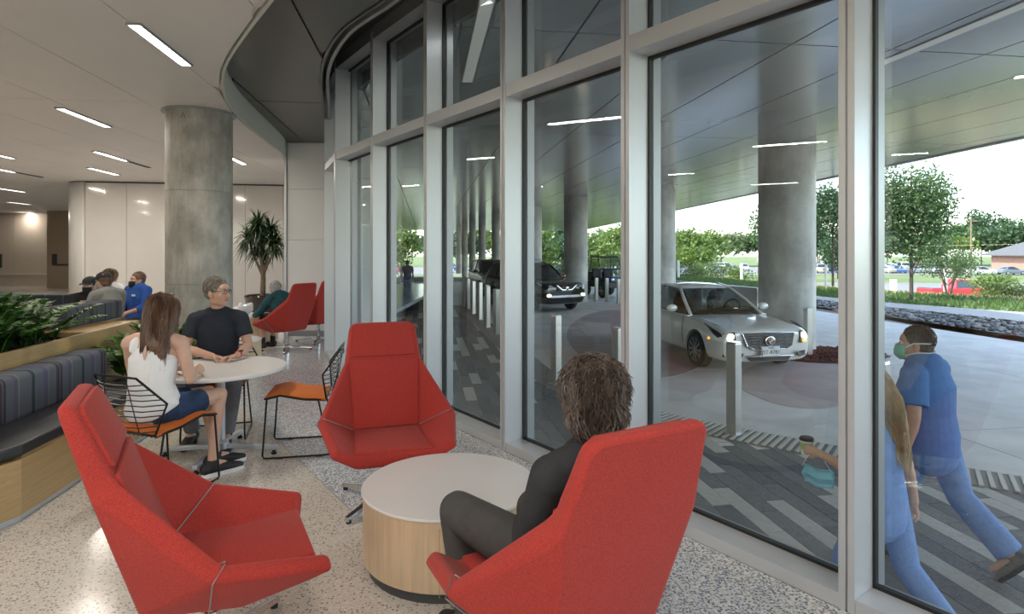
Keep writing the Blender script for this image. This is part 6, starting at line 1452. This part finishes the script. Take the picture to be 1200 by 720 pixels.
def zz_plant(loc, label, n, hgt, spread, seed, pot=None, m1=LF_ZZ, ll=.075):
    t = thing('zz_plant', label, 'plant', loc); rs = random.Random(seed)
    for i in range(n):
        a = rs.uniform(0, 6.28); r = rs.uniform(.3, 1)*spread; h = hgt*rs.uniform(.6, 1.05); o = V((rs.uniform(-.5, .5)*spread*.7, rs.uniform(-.5, .5)*spread*.7, 0)); d = V((math.cos(a), math.sin(a), 0)); pts = [o+d*r*(q**1.8)+V((0, 0, h*(q-.28*q*q*r/max(spread, .01)))) for q in np.linspace(0, 1, 9)]
        k = MB(); k.cur = 1; k.limb(pts, [.008-.0006*j for j in range(9)], seg=5, round_ends=False); k.cur = 0
        sd_ = d.cross(V((0, 0, 1)))
        for j in range(1, 9):
            for f in ((0, .33, .66) if j < 8 else (0,)):
                p = pts[j] if f == 0 else pts[j].lerp(pts[j+1], f); tg = (pts[min(j+1, 8)]-pts[j-1]).normalized()
                for s in (-1, 1): leaf(k, p, sd_*s*.85+tg*.7+V((0, 0, rs.uniform(-.1, .25))), V((0, 0, 1))+d*.2, ll*rs.uniform(.8, 1.2)*(1.1-.3*abs(j-5)/5), ll*.26)
        leaf(k, pts[8], pts[8]-pts[7], V((0, 0, 1)), ll, ll*.26)
        k.obj('frond', [m1 if rs.random() < .7 else LF_ZZ2, ST_ZZ], t, smooth=True)
    return t
# planter u,v -> on the soil behind the bench
def PB(x, y, z): 
    q = Matrix.Translation(V((-3.02-.145*3.4, 3.4, 0))) @ Matrix.Rotation(math.atan2(.145, 1), 4, 'Z') @ V((x, y, z)); return q
zz_plant(PB(-.34, 1.66, .80), 'dense green leafy plant in the oak planter beside the dark bench back', 36, .46, .50, 3, ll=.085)
zz_plant(PB(-.62, 1.45, .80), 'dense green leafy plant in the oak planter, middle clump', 34, .50, .46, 4, ll=.085)
zz_plant(PB(-.28, 1.10, .80), 'dense green leafy plant in the oak planter at the left frame edge', 30, .40, .42, 5, ll=.085)
# low planter beyond the bench
lp_ = thing('planter', 'low oak planter beyond the bench end behind the person in white', 'planter', (-2.66-.145*5.75, 5.75, 0), math.atan2(.145, 1))
k = MB(); k.box((0, 0, .19), (.50, .62, .38)); k.obj('box', M_OAK, lp_, bevel=.004)
k = MB(); k.box((0, 0, .385), (.46, .58, .02)); k.obj('soil', MATS['soil'], lp_)
def LP(x, y): q = Matrix.Translation(lp_.location) @ Matrix.Rotation(lp_.rotation_euler.z, 4, 'Z') @ V((x, y, .395)); return q
zz_plant(LP(-.06, -.12), 'glossy green plant left of the person in white tank top', 16, .46, .30, 6, ll=.12, m1=LF_ZZ2)
zz_plant(LP(.12, .14), 'green leafy plant between the two people at the dining table', 15, .56, .30, 8, ll=.11)
sp_ = thing('snake_plant', 'yellow edged upright leaves beside the glossy plant', 'plant', LP(-.02, -.26))
for i in range(5):
    k = MB(); a = i*1.3; b0 = V((.03*math.cos(a), .03*math.sin(a), 0)); d = V((.25*math.cos(a), .25*math.sin(a), 1)); k.limb([b0, b0+d*.12, b0+d*.24, b0+d*.33], [(.012, .004), (.018, .004), (.014, .003), (.002, .001)], (math.sin(a), -math.cos(a), 0), 8); k.obj('leaf', ST_Y if i % 2 else LF_ZZ2, sp_, smooth=True)
# dracaena in a dark pot by the far wall
dc = V((-5.05, 12.1, 0))
po = thing('plant_pot', 'tall dark brown glazed pot under the spiky palm', 'pot', dc)
k = MB(); k.lathe([(.20, 0), (.24, .05), (.30, .35), (.33, .62), (.35, .68), (.34, .71), (.30, .70), (.29, .62)], 40); k.obj('pot_body', mat('pot_brown', (.035, .022, .016), .18, coat=.5), po, smooth=True)
k = MB(); k.lathe([(.295, .60), (.295, .64), (.01, .645)], 32); k.obj('soil', MATS['soil'], po)
dp = thing('dracaena', 'spiky dark green palm with bare branching trunk in dark pot', 'plant', dc+V((0, 0, .645)))
rs = random.Random(9)
heads = [(-.27, .0, 1.22), (.14, .05, 1.34), (-.06, -.05, 1.46), (.26, -.1, 1.08), (-.10, .12, 1.02)]
k = MB(); k.limb([V((0, 0, 0)), V((.01, 0, .35)), V((.0, .02, .62))], [.055, .048, .042], seg=12); tr = k.obj('trunk', BARK, dp, smooth=True)
for h in heads:
    k = MB(); k.limb([V((0, .02, .45)), V((h[0]*.3, h[1]*.3+.01, .62)), V((h[0]*.85, h[1]*.85, h[2]*.78)), V(h)], [.035, .028, .022, .018], seg=10); k.obj('branch', BARK, dp, smooth=True)
    k = MB()
    for i in range(150):
        z = rs.uniform(-.75, 1); a = rs.uniform(0, 6.28); q = math.sqrt(1-z*z); d = V((q*math.cos(a), q*math.sin(a), z)); l = rs.uniform(.32, .48); b0 = V(h)+V((0, 0, rs.uniform(-.10, .06))); s = d.cross(V((0, 0, 1))); s = s.normalized() if s.length > .01 else V((1, 0, 0)); w = .017
        p1 = b0+d*l*.5+V((0, 0, .02)); p2 = b0+d*l-V((0, 0, .10*l/.4*(1-z*.5))); k.add([b0-s*w*.6, b0+s*w*.6, p1+s*w, p1-s*w, p2], [(0, 1, 2, 3), (3, 2, 4)])
    k.obj('leaf_rosette', LF_DR, dp)
# extinguisher cabinet on the far wall, sign on the corridor wall
ex = thing('fire_cabinet', 'dark cabinet with a green light on the far wall behind the palm', 'cabinet', P(325, 331, 15.72)); k = MB(); k.box((0, 0, 0), (.26, .10, .74)); k.obj('cabinet_body', mat('cab_dark', (.05, .05, .048), .4), ex, bevel=.01)
k = MB(); k.box((0, -.055, .05), (.09, .02, .22)); k.obj('indicator', mat('cab_green', (.02, .20, .07), .4), ex)
for (px, py, w, h, nm, lb, cat) in ((64, 304, .07, .45, 'wall_sign', 'small dark sign on the tan corridor wall', 'sign'), (0, 306, .05, .60, 'wall_screen', 'dark screen on the corridor wall at the left edge', 'screen')):
    q = P(px, py, 25.5 if px > 10 else 26.85); t = thing(nm, lb, cat, q); k = MB(); k.box((0, 0, 0), (w*3, .04, h)); k.obj('panel_face', mat('sign_dark', (.06, .055, .05), .4), t); k = MB(); k.box((0, .012, 0), (w*3+.03, .03, h+.03)); k.obj('panel_rim', M_ALUD, t)
# plastic bag on the far drum table
bg_ = MB(); rs = random.Random(3); bg_.ell((0, 0, .10), (.17, .13, .10), seg=24, rings=14); bg_.v = [tuple(V(p)*(1+.35*noise.noise(V(p)*9))+V((0, 0, .02))) for p in bg_.v]
bo_ = bg_.obj('plastic_bag', mat('bag_plastic', (.70, .72, .74), .2, coat=.3), smooth=True); tag(bo_, 'crumpled pale plastic bag on the far drum table', 'bag'); bo_.location = (-4.56, 10.15, .485)

# ---------------------------------------------------------------- trees
LF = [leafmat('leaf_mid', (.070, .125, .040), .30), leafmat('leaf_dark', (.042, .085, .033), .25), leafmat('leaf_yellow', (.12, .18, .035), .35), leafmat('leaf_pale', (.10, .145, .05), .3)]
def crown_mesh(seed, n, size, clusters=16, shape=(1, 1, 1.15), tight=.42, cone=0.):
    rs = random.Random(seed); cs = []
    while len(cs) < clusters:
        p = V((rs.uniform(-1, 1), rs.uniform(-1, 1), rs.uniform(-1, 1)))
        if p.length < .85: cs.append(p)
    k = MB()
    for i in range(n):
        c = cs[rs.randrange(clusters)]; v = V((rs.gauss(0, 1), rs.gauss(0, 1), rs.gauss(0, 1))).normalized(); p = c*.78+v*tight*(rs.random()**.45)
        if cone: s_ = 1-cone*max(0, (p.z+.3)); p.x *= s_; p.y *= s_
        p = V((p.x*shape[0], p.y*shape[1], p.z*shape[2])); d = V((rs.gauss(0, 1), rs.gauss(0, 1), rs.gauss(-.3, .8))).normalized(); e = d.cross(V((rs.gauss(0, 1), rs.gauss(0, 1), rs.gauss(0, 1)))).normalized(); l = size*rs.uniform(.7, 1.3)
        k.add([p, p+d*l*.5+e*l*.32, p+d*l, p+d*l*.5-e*l*.32], [(0, 1, 2, 3)])
    return k, cs
def tree(loc, h, cr, label, lm, seed, n, size, trunk=.07, crown_base=.32, shape=(1, 1, 1.15), cone=.25, group=None, stems=1, bark=BARKD, nm='tree'):
    t = thing(nm, label, 'tree', loc, 0, group); ch_ = h*(1-crown_base)/2; cz = h*crown_base+ch_
    k, cs = crown_mesh(seed, n, size/cr, shape=(shape[0], shape[1], ch_/cr), cone=cone); k.v = [(x*cr, y*cr, z*cr+cz) for x, y, z in k.v]; f = k.obj('foliage', lm, t); stuff(f)
    rs = random.Random(seed+99)
    for s in range(stems):
        a = 2*PI*s/stems; o = V((.12*math.cos(a), .12*math.sin(a), 0)) if stems > 1 else V(); tip = V((0, 0, h*.93)) if stems == 1 else V((cr*.5*math.cos(a), cr*.5*math.sin(a), h*.8))
        k = MB(); k.limb([o, o.lerp(tip, .3), o.lerp(tip, .65), tip], [trunk, trunk*.8, trunk*.45, trunk*.1], seg=10); tr = k.obj('trunk', bark, t, smooth=True)
    for i in range(9 if n > 3000 else 5):
        c = cs[i]; e = V((c.x*cr*.75, c.y*cr*.75, c.z*ch_*.75+cz)); b0 = V((0, 0, max(h*crown_base*.9, e.z-cr*.8))); k = MB(); k.limb([b0, b0.lerp(e, .5)+V((0, 0, -.03*h)), e], [trunk*.4, trunk*.25, trunk*.08], seg=6); k.obj('branch', bark, t, smooth=True)
    return t
q = G(1068, 356, GO); tree((q.x, q.y, GO), 6.9, 2.25, 'leafy young tree with straight trunk on the verge, right of the mullion', LF[0], 1, 12000, .13, .075, .17)
tree((16.1, 35.5, GO), 6.1, 2.5, 'bushy green tree behind the white sedan between two columns', LF[0], 2, 7000, .17, .07, .27)
q = G(968, 336, GO); tree((18.8, 35, GO), 6.7, 2.5, 'green tree just right of the thickest outside column', LF[1], 3, 6500, .17, .07, .28)
tree((22.3, 30.5, -.6), 3.6, 1.7, 'small airy multi-stem tree right of the leafy verge tree', LF[0], 4, 3600, .11, .035, .12, cone=0, stems=4)
def ftree(px, top, y, cr, lm, seed, kind, base=-2.6, n=2800):
    if 98 <= y <= 150: cr *= (156+(y-98)*.3)/y; y = 156+(y-98)*.3
    x = (px-600)/FPX*y; zt = CAM_Z+(HY-top)/FPX*y; h = zt-base
    return tree((x, y, base), h, cr, kind, LF[lm], seed, n, max(.28, cr*.105), .14, .12 if h < 9 else .2, cone=.15, group='trees beyond the road and car park')
far = [(455, 262, 95, 4, 0), (470, 250, 70, 3.5, 2), (520, 262, 100, 5, 0), (500, 270, 120, 6, 0), (540, 268, 100, 5, 1), (565, 262, 130, 7, 2), (590, 262, 90, 4, 2), (628, 262, 75, 4.5, 2), (648, 256, 100, 7, 0), (664, 270, 80, 4, 1),
       (695, 272, 90, 5, 2), (712, 262, 110, 6, 3), (728, 256, 95, 4.5, 2), (742, 265, 105, 5, 2), (772, 270, 95, 5, 2), (795, 262, 105, 5, 1), (808, 266, 84, 4.5, 2), (822, 262, 90, 4.5, 2), (845, 268, 110, 6, 3), (890, 264, 120, 6, 0), (958, 255, 125, 7, 1), (982, 262, 90, 4, 1), (1040, 262, 150, 9, 0),
       (1020, 255, 140, 8, 1), (1100, 270, 160, 9, 2), (1128, 262, 150, 9, 0), (1150, 240, 175, 7, 1), (1165, 246, 190, 8, 1), (1175, 262, 170, 9, 0), (1192, 256, 160, 9, 1), (1205, 265, 150, 8, 0), (1075, 272, 170, 9, 2)]
for i, (px, top, y, cr, lm) in enumerate(sorted(far)):
    nm = ['bushy mid green tree', 'dense dark green tree', 'sunlit yellow green tree', 'pale feathery green tree'][lm]
    ftree(px, top, y, cr, lm, 100+i, nm+f', {ORD[i]} from the left in the far tree line')
# shrubs on the planted slope behind the verge
for i, (px, y, h, cr, lm) in enumerate(sorted(((820, 47, 2.6, 1.6, 2), (840, 49, 2.9, 1.8, 3), (780, 48, 2.6, 1.8, 2), (870, 46, 2.2, 1.5, 2), (1165, 34, 1.7, 1.6, 2), (1190, 33, 1.5, 1.5, 3), (700, 55, 3, 2, 2), (725, 56, 3.2, 2, 3), (665, 54, 2.6, 1.8, 2)))):
    tree(((px-600)/FPX*y, y, -1.6 if y > 40 else -1.25), h, cr, ['', '', 'sunlit yellow green shrub', 'pale grey green shrub'][lm]+f' on the planted slope, {ORD[i]} from the left', LF[lm], 300+i, 1300, .16, .03, .04, cone=0., stems=3, group='shrubs on the slope', nm='shrub')
# grass blades and straw
def blades(name, a, b, n, h0, h1, m, z, seed, w=.012):
    rs = random.Random(seed); k = MB(); nn = len(a)
    for i in range(n):
        u = rs.random()*(nn-1.001); j = int(u); f = u-j; p = V((lerp(a[j][0], a[j+1][0], f), lerp(a[j][1], a[j+1][1], f), 0)); q = V((lerp(b[j][0], b[j+1][0], f), lerp(b[j][1], b[j+1][1], f), 0)); v = rs.random(); r = p.lerp(q, v)
        if r.y < 6: continue
        r.z = z(v); an = rs.uniform(0, 6.28); s = V((math.cos(an), math.sin(an), 0)); h = rs.uniform(h0, h1); ln = V((rs.gauss(0, .35), rs.gauss(0, .35), 1)); ww = w*(1+r.y/20)
        k.add([r-s*ww, r+s*ww, r+ln*h], [(0, 1, 2)])
    return stuff(k.obj(name, m, gr))
blades('grass_blades', g3, g4, 16000, .10, .22, leafmat('blade_green', (.095, .155, .038), .35), lambda v: GO+.05+.07*v, 1, .02)
blades('straw_blades', g5, g6, 12000, .08, .24, leafmat('blade_straw', (.40, .33, .15), .35), lambda v: GO+.12-(.42+GO+.12-GO-.12)*v*0-.42*v, 2, .02)
# river stones in the gravel bed: the 300 nearest are stones, the rest joined
rs = random.Random(5); sm_ = [mat('stone_grey', (.20, .195, .19), .8, var=.25, vscale=9), mat('stone_dark', (.085, .085, .085), .8, var=.25, vscale=9), mat('stone_pale', (.33, .32, .30), .8, var=.2, vscale=9)]
pr = []
for i in range(6):
    k = MB(); k.ell((0, 0, 0), (1, .78, .6), seg=7, rings=4); k.v = [tuple(V(p)*(1+.35*noise.noise(V(p)*1.3+V((i*7.1, 0, 0))))) for p in k.v]; pr.append(k)
pm_ = [[k.mesh('stone', m, True, 180) for m in sm_] for k in pr]
st_ = []
for i in range(6000):
    u = rs.random()*(len(g1)-1.001); j = int(u); f = u-j; p = V((lerp(g1[j][0], g1[j+1][0], f), lerp(g1[j][1], g1[j+1][1], f), 0)); q = V((lerp(g2[j][0], g2[j+1][0], f), lerp(g2[j][1], g2[j+1][1], f), 0)); r = p.lerp(q, rs.random())
    if r.y < 10 or r.y > 34: continue
    px = 600+700*r.x/r.y; st_.append((r.y if px < 1215 else 1e3+r.y, r, rs.uniform(.04, .085), rs.choice((0, 0, 1, 1, 2)), rs.randrange(6), rs.uniform(0, 6.28)))
st_.sort(key=lambda s: s[0]); rest = MB()
for i, (_, r, s, m, pi_, a) in enumerate(st_):
    if i < 300:
        o = link('stone', pm_[pi_][m], gr); o.location = (r.x, r.y, GO+.02+s*.35); o.scale = (s, s, s); o.rotation_euler = (0, 0, a)
    else:
        Mx = Matrix.Rotation(a, 3, 'Z'); rest.cur = m; rest.add([Mx @ (V(p)*s)+V((r.x, r.y, GO+.02+s*.35)) for p in pr[pi_].v], pr[pi_].f)
stuff(rest.obj('far_stones', sm_, gr, smooth=True, angle=180))
# mulch bed round the thick column
rows = []; rs = random.Random(6)
mb = MB(); cx, cy = 6.35, 12.3
ring = [V((cx+1.35*math.cos(a)*(1+.12*math.sin(3*a)), cy+.95*math.sin(a), GO+.006)) for a in [2*PI*i/36 for i in range(36)]]
mb.prism([p[:2] for p in ring], GO-.01, GO+.03); mb.obj('mulch_bed', mat('mulch_base', (.075, .045, .032), .95, var=.4, vscale=20, bump=.8, bscale=30), gr)
mb = MB()
for i in range(1500):
    a = rs.uniform(0, 6.28); r = math.sqrt(rs.random()); x = cx+1.3*r*math.cos(a); y = cy+.92*r*math.sin(a); M3 = Euler((rs.uniform(-.6, .6), rs.uniform(-.6, .6), rs.uniform(0, 6.28))).to_matrix(); mb.box((x, y, GO+.035+.05*(1-r)), (rs.uniform(.04, .12), .025, .012), M3)
stuff(mb.obj('mulch_chips', mat('mulch_chip', (.13, .075, .05), .95, var=.5, vscale=30), gr))
# house far right, utility pole, marker posts, light box
hs_ = thing('house', 'low house with grey hipped roof beyond the car park at the right edge', 'house', (112, 121, -2.6))
k = MB(); k.box((0, 0, 1.75), (21, 11, 3.5)); k.obj('brick_wall', mat('far_brick', (.34, .20, .15), .9, var=.2, vscale=3), hs_)
k = MB(); k.add([(-12, -6.5, 3.4), (12, -6.5, 3.4), (12, 6.5, 3.4), (-12, 6.5, 3.4), (-5, 0, 6.9), (5, 0, 6.9), (-12, -6.5, 3.15), (12, -6.5, 3.15), (12, 6.5, 3.15), (-12, 6.5, 3.15)], [(0, 1, 5, 4), (1, 2, 5), (2, 3, 4, 5), (3, 0, 4), (6, 7, 1, 0), (7, 8, 2, 1), (8, 9, 3, 2), (9, 6, 0, 3), (9, 8, 7, 6)]); k.obj('roof', mat('far_roof', (.11, .11, .115), .8, var=.1, vscale=2), hs_, fix=True)
for x in (-8, -5, -2, 1, 4):
    k = MB(); k.box((x, -5.53, 1.7), (1.3, .1, 1.5)); w = k.obj('window', M_WHITE, hs_); k = MB(); k.box((x, -5.6, 1.7), (1.1, .06, 1.3)); k.obj('pane', M_DKGL, w)
b_ = thing('building', 'pale low building seen between the column and the mullion', 'building', (103, 215, -2.6)); k = MB(); k.box((0, 0, 4), (26, 8, 8)); k.obj('wall_face', mat('far_wall', (.62, .55, .46), .9, var=.05, vscale=.3), b_); k = MB(); k.box((0, 0, 8.2), (27, 9, .5)); k.obj('roof', M_ALUD, b_)
for i in range(6):
    k = MB(); k.box((-10+4*i, -4.05, 4.5), (2, .1, 2)); k.obj('window', M_DKGL, b_)
pl_ = thing('utility_pole', 'thin wooden utility pole beyond the small tree', 'pole', ((1138-600)/FPX*95, 95, -2.6)); k = MB(); k.limb([(0, 0, 0), (0, 0, 9.6)], [.15, .11], seg=10, round_ends=False); k.obj('pole_shaft', BARK, pl_, smooth=True); k = MB(); k.box((0, 0, 8.9), (2.4, .12, .14)); k.obj('cross_arm', BARK, pl_)
for (px, top, bot, y, w, lb) in ((1108, 317, 342, 33, .14, 'white marker post in front of the small multi-stem tree'), (1047, 328, 342, 40, .30, 'white service box on the verge left of the tree trunk'), (795, 306, 327, 44, .16, 'white marker post left of the bushy tree'), (869, 309, 332, 41, .14, 'white marker post beside the bushy tree trunk'), (968, 311, 336, 36, .12, 'white marker post right of the thick column')):
    z0 = CAM_Z-(bot-HY)/FPX*y; z1 = CAM_Z-(top-HY)/FPX*y; t = thing('marker_post', lb, 'post', ((px-600)/FPX*y, y, min(z0, GO) if y < 40 else z0-.5)); zz = t.location.z; k = MB(); k.box((0, 0, (z1-zz)/2), (w, w, z1-zz)); k.obj('post', mat('post_white', (.75, .75, .74), .6), t, bevel=.01); k = MB(); k.box((0, 0, z1-zz+.01), (w*1.1, w*1.1, .03)); k.obj('cap', M_WHITE, t)
apply_blobs()
